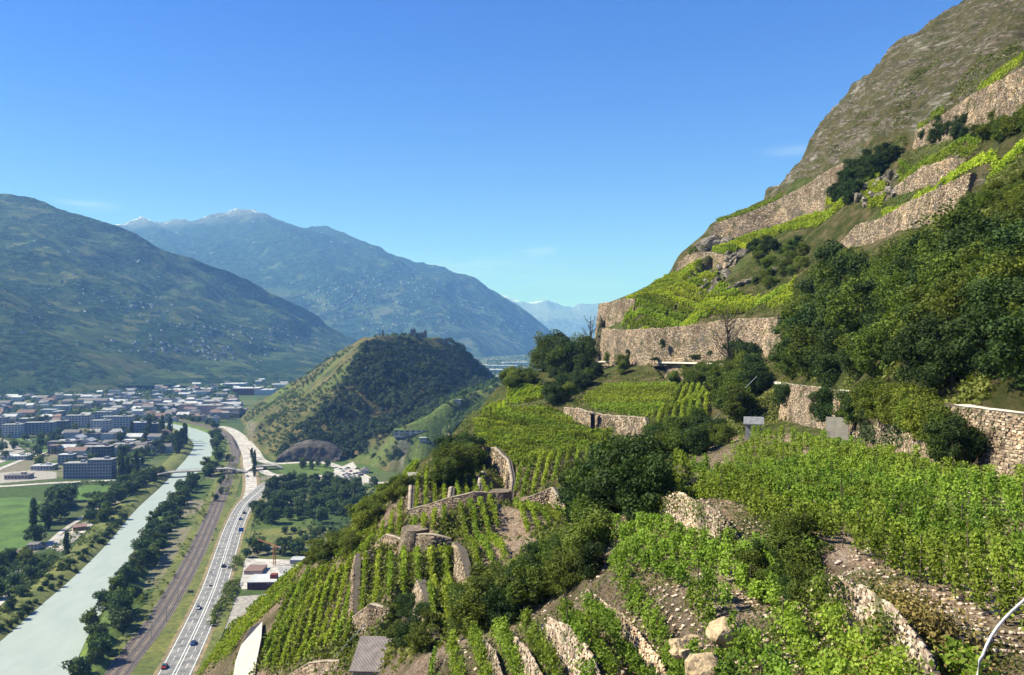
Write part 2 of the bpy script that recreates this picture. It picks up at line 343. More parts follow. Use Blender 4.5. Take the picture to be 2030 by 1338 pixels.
# ------------------------------------------------------------------ valley floor, water
def valleymat():
    m, t, b = newmat('valley_floor'); p = gcoord(t, kind='Position')
    v = nd(t, 'ShaderNodeTexVoronoi'); v.inputs['Scale'].default_value = 0.011; v.inputs['Randomness'].default_value = 0.9
    nw = nd(t, 'ShaderNodeTexNoise', Scale=0.01, Detail=3.0); t.links.new(p, nw.inputs['Vector'])
    add = nd(t, 'ShaderNodeVectorMath', operation='MULTIPLY_ADD'); add.inputs[1].default_value = (60, 60, 0); t.links.new(nw.outputs['Color'], add.inputs[0]); t.links.new(p, add.inputs[2])
    t.links.new(add.outputs[0], v.inputs['Vector'])
    sp = t.nodes.new('ShaderNodeSeparateColor'); t.links.new(v.outputs['Color'], sp.inputs[0])
    col = ramp(t, sp.outputs[0], [(0.0, (0.04, 0.065, 0.02)), (0.3, (0.075, 0.11, 0.026)), (0.55, (0.05, 0.075, 0.022)), (0.8, (0.12, 0.13, 0.05)), (0.95, (0.18, 0.16, 0.11))])
    n = noise(t, p, 0.25, 8, 0.7)
    col = mixrgb(t, 0.8, col, ramp(t, n, [(0.3, (0.45, 0.45, 0.45)), (0.7, (1.3, 1.3, 1.3))]), 'MULTIPLY')
    t.links.new(col, b.inputs['Base Color']); b.inputs['Roughness'].default_value = 0.95; b.inputs['Specular IOR Level'].default_value = 0.1
    bump(t, b, n, 0.6, 0.8)
    return m
M['valley'] = valleymat()
def grid_sheet(name, x0, x1, y0, y1, n, z, mat):
    xs = np.linspace(x0, x1, n); ys = np.linspace(y0, y1, n); X, Y = np.meshgrid(xs, ys)
    V = np.stack([X.ravel(), Y.ravel(), np.full(X.size, z)], 1)
    i = np.arange((n - 1) * n).reshape(n - 1, n)[:, :-1].ravel()
    o = link(name, qmesh(name, V, np.stack([i, i + 1, i + n + 1, i + n], 1)), mat); tag(o, kind='structure'); return o
grid_sheet('ground', -22000, 22000, -500, 31000, 60, -0.3, M['valley'])
def watermat():
    m, t, b = newmat('river_water'); p = gcoord(t, (1, 0.35, 1), (0, 0, R(14)), kind='Position')
    n = noise(t, p, 0.12, 6, 0.6)
    t.links.new(ramp(t, n, [(0.35, (0.275, 0.315, 0.28)), (0.65, (0.315, 0.35, 0.315))]), b.inputs['Base Color'])
    b.inputs['Roughness'].default_value = 0.5; b.inputs['Specular IOR Level'].default_value = 0.15
    bump(t, b, noise(t, p, 1.2, 5, 0.6), 0.5, 0.25); return m
M['water'] = watermat()
def bridge_strip(name, A, B, z, mat, kind='structure'):
    """sheet between two polylines, resampled by length"""
    def rs(L, n):
        L = [Vector(p) for p in spline(L, 6)]; d = [0]
        for a, b in zip(L, L[1:]): d.append(d[-1] + (b - a).length)
        out = []
        for k in range(n):
            s = d[-1] * k / (n - 1); j = min(max(np.searchsorted(d, s), 1), len(d) - 1)
            f = (s - d[j - 1]) / max(d[j] - d[j - 1], 1e-6); out.append(L[j - 1].lerp(L[j], f))
        return out
    n = 80; a, b = rs(A, n), rs(B, n)
    V = [(p.x, p.y, z) for p in a] + [(p.x, p.y, z) for p in b]
    o = link(name, qmesh(name, V, [(i, n + i, n + i + 1, i + 1) for i in range(n - 1)]), mat)
    if kind: tag(o, kind=kind)
    return o
LB = [(-420, 1600), (-180, 1425), (0, 1272), (75, 1205), (150, 1140), (215, 1075), (270, 1010), (322, 962), (350, 930), (372, 905), (384, 882), (368, 862), (352, 852), (328, 843), (300, 838)]
RB = [(60, 1540), (140, 1338), (185, 1240), (225, 1180), (258, 1105), (295, 1040), (335, 995), (368, 958), (398, 930), (418, 905), (428, 884), (424, 868), (405, 856), (372, 846), (335, 839)]
LBg = [G(*p) for p in LB]; RBg = [G(*p) for p in RB]
bridge_strip('river', LBg, RBg, -0.05, M['water'])
# grassy banks
def bank(line, side, w, name, mat, h=2.2):
    L = spline(line, 10); V = []; k = 5
    prof = [(0.3, -0.2), (w * 0.25, h * 0.9), (w * 0.45, h), (w * 0.75, h * 0.8), (w, -0.35)]
    for i, p in enumerate(L):
        d = (L[min(i + 1, len(L) - 1)] - L[max(i - 1, 0)]).normalized(); nrm = Vector((d.y, -d.x, 0)) * side
        for (s, z) in prof:
            q = p + nrm * (s + rnd.uniform(-0.5, 0.5)); V.append((q.x, q.y, z))
    Q = [(i * k + j, i * k + j + 1, (i + 1) * k + j + 1, (i + 1) * k + j) for i in range(len(L) - 1) for j in range(k - 1)]
    return tag(link(name, qmesh(name, V, Q), mat), kind='structure')
bank(LBg, -1, 22, 'river_bank', M['grass_olive'])
bank(RBg, 1, 15, 'river_bank', M['grass'])
def ribbon(name, pts, w, z, mat, off=0.0, step=8, dash=None, kind='structure', zs=None):
    """flat strip of width w along pts (ground plane points), shifted sideways by off"""
    L = spline(pts, step); V = []; Q = []; s = 0.0; n = len(L)
    for i, p in enumerate(L):
        d = (L[min(i + 1, n - 1)] - L[max(i - 1, 0)]); d.z = 0; d.normalize(); nr = Vector((d.y, -d.x, 0))
        ww = w[0] + (w[1] - w[0]) * i / (n - 1) if isinstance(w, tuple) else w
        zz = p.z + z if zs is None else zs
        for sd in (-1, 1):
            q = p + nr * (off + sd * ww / 2); V.append((q.x, q.y, zz))
    for i in range(n - 1):
        if dash and (i // dash) % 2: continue
        Q.append((2 * i, 2 * i + 1, 2 * i + 3, 2 * i + 2))
    o = link(name, qmesh(name, V, Q), mat)
    if kind: tag(o, kind=kind)
    return o
# highway
HW = [G(*p) for p in ((225, 1560), (345, 1338), (395, 1235), (425, 1165), (446, 1100), (464, 1045), (485, 1002), (512, 976), (536, 957), (560, 948))]
ribbon('road_verge', HW, 28, 0.02, M['grass_olive'])
ribbon('road_shoulder', HW, 18.5, 0.06, M['ochre'])
ribbon('highway', HW, 15, 0.12, M['asphalt'])
for off in (-6.8, 6.8): ribbon('road_marking', HW, 0.28, 0.135, M['roadpaint'], off, kind='structure')
for off in (-0.7, 0.7): ribbon('road_marking', HW, 0.3, 0.135, M['roadpaint'], off)
for off in (-3.8, 3.8): ribbon('road_marking', HW, 0.2, 0.135, M['roadpaint'], off, step=5, dash=1)
R2 = [G(*p) for p in ((484, 1006), (497, 975), (497, 945), (492, 922), (488, 900), (472, 868), (452, 850), (436, 845))]
ribbon('road_shoulder', R2, 17, 0.05, M['ochre']); ribbon('slip_road', R2, 11, 0.10, M['road_light'])
R3 = [G(*p) for p in ((430, 846), (456, 850), (484, 868), (505, 892), (518, 912), (545, 919), (590, 917), (640, 917), (668, 925), (672, 934), (650, 942), (600, 945), (560, 944), (530, 938), (512, 925))]
ribbon('road', R3, 11, 0.08, M['road_light'])
R4 = [G(*p) for p in ((668, 930), (700, 946), (735, 957), (800, 955))]
ribbon('road', R4, 9, 0.07, M['road_light'])
# railway
RW = [G(*p) for p in ((120, 1500), (232, 1338), (310, 1235), (362, 1150), (400, 1075), (432, 1000), (452, 950), (464, 915), (468, 892), (460, 872), (440, 856), (415, 846), (380, 838), (345, 832), (335, 824), (350, 815))]
ribbon('railway_verge', RW, 26, 0.01, M['grass_olive'])
ribbon('railway_bed', RW, 12.6, 0.05, M['ballast'], off=-.6)
for k, off in enumerate((-4.9, -0.6, 3.7)):
    ribbon('railway_sleepers', RW, 2.5, 0.09, M['sleeper'], off)
    for d in (-0.72, 0.72): ribbon('rail', RW, 0.28, 0.16, M['rail'], off + d)
# ground patches
def patch(name, pts, z, mat):
    V = [G(u, v) for u, v in pts]; me = bpy.data.meshes.new(name); me.from_pydata([(p.x, p.y, z) for p in V], [], [tuple(range(len(V)))])
    return tag(link(name, me, mat), kind='structure')
patch('sports_field', [(-150, 992), (60, 985), (92, 1000), (88, 1040), (60, 1080), (20, 1092), (-150, 1100)], -0.2, M['lawn'])
patch('meadow', [(150, 962), (215, 960), (212, 985), (155, 992)], -0.2, M['lawn'])
patch('meadow', [(-80, 1105), (60, 1095), (110, 1110), (60, 1180), (0, 1240), (-80, 1300)], -0.22, M['grass'])
patch('meadow', [(490, 1052), (560, 1045), (640, 1042), (720, 1045), (690, 1078), (560, 1075), (480, 1085)], -0.2, M['grass_olive'])
patch('roundabout_green', [(553, 922), (590, 915), (640, 917), (664, 926), (660, 936), (620, 944), (570, 943), (550, 932)], -0.1, M['grass'])
patch('parking_lot', [(664, 930), (700, 915), (712, 932), (738, 948), (720, 960), (690, 950), (660, 944)], -0.15, M['road_light'])
patch('yard', [(465, 1118), (480, 1106), (598, 1110), (590, 1140), (560, 1165), (480, 1168), (470, 1150)], -0.15, M['road_light'])
patch('gravel_lot', [(428, 1240), (470, 1182), (520, 1178), (560, 1160), (570, 1180), (500, 1235), (430, 1250)], -0.16, M['gravel'])
patch('yard', [(90, 1080), (170, 1030), (185, 1040), (120, 1095)], -0.15, M['road_light'])
patch('yard', [(-40, 940), (60, 932), (112, 935), (112, 948), (0, 958), (-40, 960)], -0.15, M['gravel'])
patch('yard', [(-40, 850), (30, 880), (50, 893), (20, 905), (-40, 905)], -0.14, M['gravel'])
def lane(pts, w, mat=M['road_light'], z=0.0, name='lane'): return ribbon(name, [G(*p) for p in pts], w, z, mat)
lane([(-60, 935), (30, 905), (85, 888), (40, 868), (26, 860)], 9, M['road_light'], 0.0); lane([(-60, 955), (35, 915), (100, 893)], 7, M['road_light'], 0.005)
lane([(-40, 880), (40, 845), (55, 832)], 8, M['road_light'], 0.01)
lane([(-60, 945), (32, 910), (90, 890), (35, 865), (52, 838)], 9, M['lawn'], 0.02)
lane([(-60, 1250), (0, 1195), (40, 1150), (80, 1122), (95, 1112)], 3.5); lane([(-30, 1180), (20, 1140), (75, 1118)], 3.5)
lane([(-60, 962), (0, 964), (110, 957), (240, 951), (300, 944)], 9, M['road_light'], 0.01)
lane([(95, 1078), (130, 1048), (190, 1010), (230, 990)], 4); lane([(390, 1315), (425, 1255), (438, 1243)], 3)
tl = [G(*p) for p in ((-100, 1300), (0, 1205), (110, 1110), (190, 1030), (250, 970))]
for p in tl: p.z = 2.3

# ------------------------------------------------------------------ mountains
def ruled_mountain(name, foot, ridge, mat, nu=220, nv=120, amp=60, wl=500, seed=3, bulge=0.0, back=1500, gully=1.0, rough=0.0):
    def rs(L, n):
        L = [Vector(p) for p in L]; d = [0]
        for a, b in zip(L, L[1:]): d.append(d[-1] + math.hypot(b.x - a.x, b.y - a.y))
        out = []
        for k in range(n):
            s = d[-1] * k / (n - 1); j = min(max(int(np.searchsorted(d, s)), 1), len(d) - 1)
            out.append(L[j - 1].lerp(L[j], (s - d[j - 1]) / max(d[j] - d[j - 1], 1e-6)))
        return np.array([tuple(p) for p in out])
    A, B = rs(foot, nu), rs(ridge, nu)
    nb = 12; T = np.concatenate([np.linspace(0, 1, nv), 1 + np.linspace(0.05, 1, nb)]); V = np.zeros((len(T), nu, 3))
    for i, t in enumerate(T):
        if t <= 1:
            p = A + (B - A) * t; p[:, 2] = A[:, 2] + (B[:, 2] - A[:, 2]) * (t + bulge * math.sin(math.pi * t) * 0.5)
        else:
            q = t - 1; p = B.copy(); dirv = (B - A); dirv[:, 2] = 0; l = np.linalg.norm(dirv, axis=1, keepdims=True)
            p = p + dirv / l * back * q; p[:, 2] = B[:, 2] * (1 - q * q) - 5 * q
        V[i] = p
    x, y = V[..., 0], V[..., 1]
    w = np.clip(np.minimum(T, 1.0), 0, 1); w = (np.sin(np.pi * np.clip(w, 0, 1) ** 0.8) * 0.9 + 0.16 * w)[:, None]
    V[..., 2] += w * amp * (fbm(x / wl, y / wl, 7, seed, True) * 0.8 * gully + fbm(x / wl * 1.7, y / wl * 1.7, 6, seed + 9) * 0.7)
    if rough: V[..., 2] += rough * np.clip(T, 0, 1)[:, None] * fbm(x / 260, y / 260, 5, seed + 30, True)
    n = len(T); idx = np.arange((n - 1) * nu).reshape(n - 1, nu)[:, :-1].ravel()
    return tag(link(name, qmesh(name, V.reshape(-1, 3), np.stack([idx, idx + 1, idx + nu + 1, idx + nu], 1), True), mat), kind='structure')
def Ps(L, Y=None): return [P(*p) if Y is None else P(p[0], p[1], Y) for p in L]
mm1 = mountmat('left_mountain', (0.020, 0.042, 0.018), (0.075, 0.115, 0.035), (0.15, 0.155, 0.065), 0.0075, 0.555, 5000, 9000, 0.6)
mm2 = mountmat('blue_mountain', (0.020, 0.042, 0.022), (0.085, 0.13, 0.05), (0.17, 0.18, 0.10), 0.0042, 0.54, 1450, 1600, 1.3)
mm3 = mountmat('far_mountain', (0.10, 0.10, 0.10), (0.18, 0.18, 0.16), (0.3, 0.3, 0.28), 0.0012, 0.6, 500, 980, 3.0)
ridge1 = [P(-900, 240, 4700), P(-350, 330, 4500), P(0, 388, 4300), P(60, 396, 4250), P(130, 424, 4200), P(230, 448, 4150), P(300, 487, 4150), P(400, 520, 4200), P(480, 552, 4300), P(560, 592, 4400), P(620, 634, 4500), P(700, 676, 4700), P(740, 697, 4900)]
foot1 = [G(-900, 812), G(-300, 795), G(0, 787), G(120, 783), G(230, 778), G(340, 765), G(440, 756), G(540, 748), G(640, 738), G(700, 724), G(760, 712)]
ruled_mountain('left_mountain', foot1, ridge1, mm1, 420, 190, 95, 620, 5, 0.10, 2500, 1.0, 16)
ridge2 = [P(-400, 470, 11000), P(0, 455, 11000), P(245, 447, 11000), P(280, 434, 11000), P(310, 443, 10800), P(345, 437, 10500), P(390, 440, 10000), P(412, 428, 10000), P(440, 424, 10000), P(470, 416, 10000), P(500, 418, 10000), P(530, 433, 9900), P(570, 447, 9800), P(605, 455, 9700), P(640, 453, 9600), P(690, 472, 9400), P(720, 495, 9300), P(780, 511, 9200), P(840, 525, 9100), P(880, 533, 9000), P(915, 560, 9000), P(960, 585, 9200), P(1000, 606, 9400), P(1050, 640, 9700), P(1085, 661, 9900), P(1130, 690, 10200)]
foot2 = [G(-400, 712), G(200, 710), G(500, 709), G(700, 708), G(800, 708), G(900, 708), G(960, 707), G(1020, 704), G(1080, 701), G(1150, 698)]
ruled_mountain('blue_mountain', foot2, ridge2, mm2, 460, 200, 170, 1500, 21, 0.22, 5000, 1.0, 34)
ridge3 = Ps([(700, 560), (900, 570), (960, 578), (985, 582), (1010, 590), (1040, 603), (1060, 600), (1085, 596), (1110, 606), (1135, 612), (1150, 605), (1180, 604), (1230, 600), (1400, 560), (1800, 540)], 21000)
ruled_mountain('snow_mountain', Ps([(700, 690), (1000, 690), (1400, 690), (1800, 690)], 15000), ridge3, mm3, 300, 60, 240, 1800, 40, 0.0, 6000, 1.0, 60)

# ------------------------------------------------------------------ triangulated control points -> height grids
class Terrain:
    def __init__(s, x0, x1, y0, y1, step, pts, chains, smooth=1, loose=0.0):
        s.x0, s.y0, s.step = x0, y0, step; s.nx = int((x1 - x0) / step) + 1; s.ny = int((y1 - y0) / step) + 1
        vs = []; hs = []; ed = []
        def put(p): vs.append(Vector((p[0], p[1]))); hs.append(p[2]); return len(vs) - 1
        for p in pts: put(p)
        for c in chains:
            ids = [put(p) for p in c]; ed += list(zip(ids, ids[1:]))
        ov, oe, of, iv, ie, if_ = delaunay_2d_cdt(vs, ed, [], 0, 1e-3)
        Z = []
        for k, v in enumerate(ov):
            if iv[k]: Z.append(hs[iv[k][0]])
            else:   # crossing of constraints: nearest
                Z.append(min(((v - q).length, h) for q, h in zip(vs, hs))[1])
        tri = [f for f in of]
        bvh = BVHTree.FromPolygons([(v.x, v.y, z) for v, z in zip(ov, Z)], tri)
        H = np.full((s.ny, s.nx), -5.0); dn = Vector((0, 0, -1))
        for j in range(s.ny):
            y = y0 + j * step
            for i in range(s.nx):
                h = bvh.ray_cast(Vector((x0 + i * step + 0.0007, y + 0.0011, 2000)), dn)
                if h[0] is not None: H[j, i] = h[0].z
        for _ in range(smooth):
            K = H.copy(); K[1:-1, 1:-1] = (H[1:-1, 1:-1] * 4 + H[:-2, 1:-1] + H[2:, 1:-1] + H[1:-1, :-2] + H[1:-1, 2:]) / 8; H = K
        s.H = H
        xs = x0 + np.arange(s.nx) * step; ys = y0 + np.arange(s.ny) * step; s.X, s.Y = np.meshgrid(xs, ys)
    def z(s, x, y):
        x = np.asarray(x, float); y = np.asarray(y, float)
        fx = np.clip((x - s.x0) / s.step, 0, s.nx - 1.001); fy = np.clip((y - s.y0) / s.step, 0, s.ny - 1.001)
        i, j = fx.astype(int), fy.astype(int); a, b = fx - i, fy - j; H = s.H
        return (H[j, i] * (1 - a) + H[j, i + 1] * a) * (1 - b) + (H[j + 1, i] * (1 - a) + H[j + 1, i + 1] * a) * b
    def slope(s):
        gy, gx = np.gradient(s.H, s.step); return np.sqrt(gx ** 2 + gy ** 2)
    def hit(s, u, v, y0=15, y1=480, dy=0.5):
        """where the photo's line of sight through (u,v) meets this ground"""
        Y = np.arange(y0, y1, dy); x = (u - 1015) / F * Y; z = CZ + (669 - v) / F * Y
        k = np.nonzero(s.z(x, Y) >= z)[0]
        if len(k) == 0: return None
        Yh = Y[k[0]]; return Vector(((u - 1015) / F * Yh, Yh, float(s.z((u - 1015) / F * Yh, Yh))))
    def build(s, name, mat, zone):
        V = np.stack([s.X.ravel(), s.Y.ravel(), s.H.ravel()], 1); i = np.arange((s.ny - 1) * s.nx).reshape(s.ny - 1, s.nx)[:, :-1].ravel()
        me = qmesh(name, V, np.stack([i, i + 1, i + s.nx + 1, i + s.nx], 1), True)
        a = me.color_attributes.new('zone', 'FLOAT_COLOR', 'POINT'); a.data.foreach_set('color', np.concatenate([zone.reshape(-1, 3), np.ones((zone.shape[0] * zone.shape[1], 1))], 1).astype(np.float32).ravel())
        return tag(link(name, me, mat), kind='structure')
def inpoly(x, y, poly):
    x = np.asarray(x); y = np.asarray(y); c = np.zeros(x.shape, bool); n = len(poly)
    for i in range(n):
        x1, y1 = poly[i][0], poly[i][1]; x2, y2 = poly[i - 1][0], poly[i - 1][1]
        c ^= ((y1 > y) != (y2 > y)) & (x < (x2 - x1) * (y - y1) / (y2 - y1 + 1e-12) + x1)
    return c

# walls: (key, top line [(u,v,Y)...], height, downhill side (+1 = right of travel direction), material, label)
WALLS = [
 ('big', [(1196, 652, 302), (1230, 655, 285), (1300, 653, 262), (1380, 645, 248), (1450, 634, 236), (1520, 632, 222), (1575, 628, 208)], (13, 12.2, 11.3, 11.2, 11.5, 11, 9), 1, 'stone_far', 'tall curved dry-stone retaining wall holding up the bright yellow-green vineyard above the path'),
 ('nose', [(1189, 604, 320), (1212, 600, 310), (1238, 594, 298), (1262, 594, 289)], (13, 11, 8, 4), -1, 'stone_far', 'stone wall on the outermost corner of the spur, against the sky'),
 ('under_path', [(1200, 722, 296), (1260, 724, 275), (1330, 723, 256), (1400, 726, 238)], (6, 6.5, 6.5, 6), 1, 'stone_far', 'rough grey stone wall below the path, under the tall curved wall'),
 ('upper_left', [(1347, 505, 330), (1372, 500, 322), (1420, 502, 305), (1462, 500, 292)], (6, 6, 6.5, 5), 1, 'stone_far', 'stone wall with small buttresses at the top edge of the bright vineyard'),
 ('crest_wall', [(1415, 445, 334), (1480, 425, 325), (1540, 400, 318), (1600, 368, 305), (1650, 335, 292), (1710, 308, 275)], (5, 10, 12, 17, 19, 14), 1, 'stone_far', 'high tan wall with buttresses under the cliff grass, left of the ivy'),
 ('orange', [(1818, 262, 232), (1870, 232, 217), (1930, 190, 198), (2030, 138, 165), (2120, 90, 140)], (5, 7, 10, 10, 10), 1, 'stone_far', 'broad orange-brown stone wall at upper right below the bare rock'),
 ('band_low', [(1660, 462, 228), (1700, 448, 218), (1745, 436, 208), (1790, 408, 190)], (8, 10, 8, 4), 1, 'stone_far', 'pale stone wall below the narrow vine strip, above the dark trees'),
 ('band_mid', [(1740, 440, 206), (1800, 405, 188), (1860, 378, 168), (1930, 345, 152)], (5, 6, 7, 6), 1, 'stone_far', 'brown rubble wall under the right half of the narrow vine strip'),
 ('band_up', [(1778, 352, 214), (1830, 335, 200), (1890, 316, 182), (1925, 300, 172)], (4.5, 4.5, 4.5, 3), 1, 'stone_far', 'low grey wall between the two vine strips at upper right'),
 ('path_right', [(1560, 764, 140), (1640, 774, 118), (1700, 784, 98), (1800, 797, 80), (1890, 810, 67), (2030, 830, 58), (2200, 850, 50)], (6, 5.6, 5.6, 5.4, 5.2, 4.9, 4.5), 1, 'stone_path', 'long stone wall carrying the path at right, half covered by shrubs'),
 ('plot_wall', [(1122, 800, 222), (1150, 812, 212), (1185, 822, 200), (1240, 827, 190), (1280, 830, 180), (1292, 856, 166)], (2.5, 3.5, 3.8, 4.2, 5, 4), 1, 'stone_far', 'pinkish wall around the corner of the vineyard behind the main green plot'),
 ('curl', [(945, 878, 172), (985, 890, 163), (1010, 915, 155), (1018, 955, 142), (1010, 985, 132)], (2, 3, 4, 4.5, 4), 1, 'stone_far', 'wall curling down beside the main green plot on its left'),
 ('t_upper', [(812, 1002, 128), (850, 1003, 127), (892, 990, 125), (940, 978, 124), (978, 966, 125)], (1.6, 2.2, 2.2, 2.2, 2.0), 1, 'stone', 'thin-topped terrace wall under the two highest small plots of the middle terraces'),
 ('t_mid', [(800, 1050, 116), (830, 1062, 112), (860, 1062, 110), (895, 1046, 110)], (2.6, 3.2, 3.2, 3), 1, 'stone', 'curved terrace wall with stone steps in the middle of the terraces'),
 ('t_left', [(742, 1072, 122), (770, 1062, 120), (800, 1052, 117)], (2.0, 2.0, 2.4), 1, 'stone', 'short wall running left from the round bastion'),
 ('t_right', [(1008, 1000, 128), (1050, 988, 127), (1098, 970, 126), (1128, 992, 118)], (2.2, 2.0, 2.4, 2.6), 1, 'stone', 'terrace wall under the long striped rows right of the stone steps'),
 ('t_low', [(706, 1192, 100), (740, 1200, 97), (790, 1184, 95)], (3.6, 3.4, 3), 1, 'stone', 'wall with a deep dark face below the striped plot, above the hut'),
 ('slant_a', [(905, 1050, 108), (918, 1095, 98), (938, 1140, 88)], (3.2, 3.4, 3.2), 1, 'stone', 'pale slanting wall on the left of the red-earth rows'),
 ('slant_b', [(712, 1082, 116), (708, 1130, 110), (706, 1190, 101)], (2.2, 2.6, 3.2), 1, 'stone', 'narrow pale wall along the left edge of the striped plot'),
 ('slant_c', [(835, 1135, 86), (850, 1190, 77), (862, 1245, 70)], (1.8, 2, 2), 1, 'stone', 'pale sloping wall between the striped plot and the dark trees'),
 ('r_one', [(1292, 962, 60), (1350, 985, 55.5), (1430, 1022, 48.5), (1480, 1050, 45)], (2.3, 2.4, 2.5, 2), 1, 'stone_pink', 'rubble wall with dark drains below the left end of the near vineyard'),
 ('r_two', [(1590, 1125, 34), (1660, 1150, 32), (1730, 1185, 29.5), (1790, 1235, 26.5), (1850, 1310, 24), (1900, 1420, 22)], (1.7, 1.9, 2.1, 2.1, 1.4, 0.8), 1, 'stone_pink', 'bright rubble wall hung with creepers, nearest to the camera'),
 ('r_three', [(1090, 1200, 46), (1130, 1250, 42.5), (1180, 1310, 39), (1230, 1390, 35)], (1.6, 1.8, 2, 2), 1, 'stone_pink', 'widest pinkish wall strip between the diagonal vine rows at bottom centre'),
 ('r_four', [(1025, 1248, 48), (1050, 1295, 44.5), (1080, 1350, 41), (1110, 1420, 38)], (1.2, 1.4, 1.5, 1.5), 1, 'stone_pink', 'smooth pale wall strip among the rows left of the widest strip'),
 ('r_five', [(1165, 1155, 50), (1240, 1230, 44.5), (1310, 1310, 40), (1370, 1400, 36)], (1.0, 1.1, 1.1, 1.1), 1, 'stone_pink', 'low wall right of the widest strip, between leafy diagonal rows'),
 ('r_six', [(960, 1250, 52), (985, 1300, 48), (1000, 1350, 45), (1015, 1420, 42)], (1.1, 1.2, 1.2, 1.2), 1, 'stone_pink', 'left one of the pale wall strips at the bottom, beside upright rows'),
 ('r_shed', [(1188, 1040, 64), (1222, 1030, 62), (1240, 1045, 58)], (1.6, 2.0, 1.6), 1, 'stone_pink', 'ruined wall corner at the left tip of the second near plot'),
 ('hut_wall', [(745, 1290, 86), (770, 1268, 87), (800, 1250, 88)], (1.5, 1.5, 1.2), 1, 'stone', 'low wall behind the grey-roofed hut'),
 ('t_side', [(819, 938, 145), (817, 970, 135), (815, 1000, 129)], (1.5, 1.9, 1.9), 1, 'stone', 'pale upright wall closing the highest small plots on their left'),
 ('t_divide', [(899, 958, 137), (896, 972, 131), (894, 986, 127)], (1.5, 1.8, 1.8), 1, 'stone', 'short pale wall dividing the two highest small plots'),
 ('t_far', [(960, 930, 150), (955, 950, 140), (950, 968, 132)], (1.2, 1.6, 1.8), 1, 'stone', 'low pale wall beside the dark bushes, right of the highest plots'),
 ('m_small', [(1000, 800, 262), (1040, 776, 268), (1072, 762, 275), (1100, 752, 285)], (1.5, 1.5, 1.5, 1.5), -1, 'stone_far', 'low pale wall beside the small far plot next to the dark trees'),
 ('t_bot', [(560, 1338, 100), (620, 1315, 98), (680, 1300, 94)], (1.3, 1.4, 1.2), 1, 'stone', 'low wall along the foot of the large lower-left plot'),
]
pts = []; chains = []; WALLGEO = {}
for key, top, h, side, mt, lab in WALLS:
    T = [P(*p) for p in top]
    if not hasattr(h, '__len__'): h = [h] * len(T)
    h = list(h)
    if key not in ('big', 'nose', 'path_right', 'crest_wall', 'orange', 'band_mid', 'under_path'):
        for e in (0, -1): T[e].z -= h[e] * 0.6; h[e] *= 0.4
    off = 0.35 if T[0].y < 70 else 0.55
    # base lies on the -normal... choose the side whose direction points toward the valley (-X) or the camera (-Y)
    up, dn = [], []
    for i, p in enumerate(T):
        d = T[min(i + 1, len(T) - 1)] - T[max(i - 1, 0)]; d.z = 0; d.normalize(); n = Vector((d.y, -d.x, 0))
        if n.x * 0.9 + n.y * 0.6 > 0: n = -n
        if i and n.dot(lastn) < 0: n = -n
        lastn = n
        up.append(p - n * off * 0.6 - Vector((0, 0, 0.25))); dn.append(p + n * (off + h[i] * 0.10) - Vector((0, 0, h[i])))
    WALLGEO[key] = (T, up, dn, h); chains.append(up); chains.append(dn)
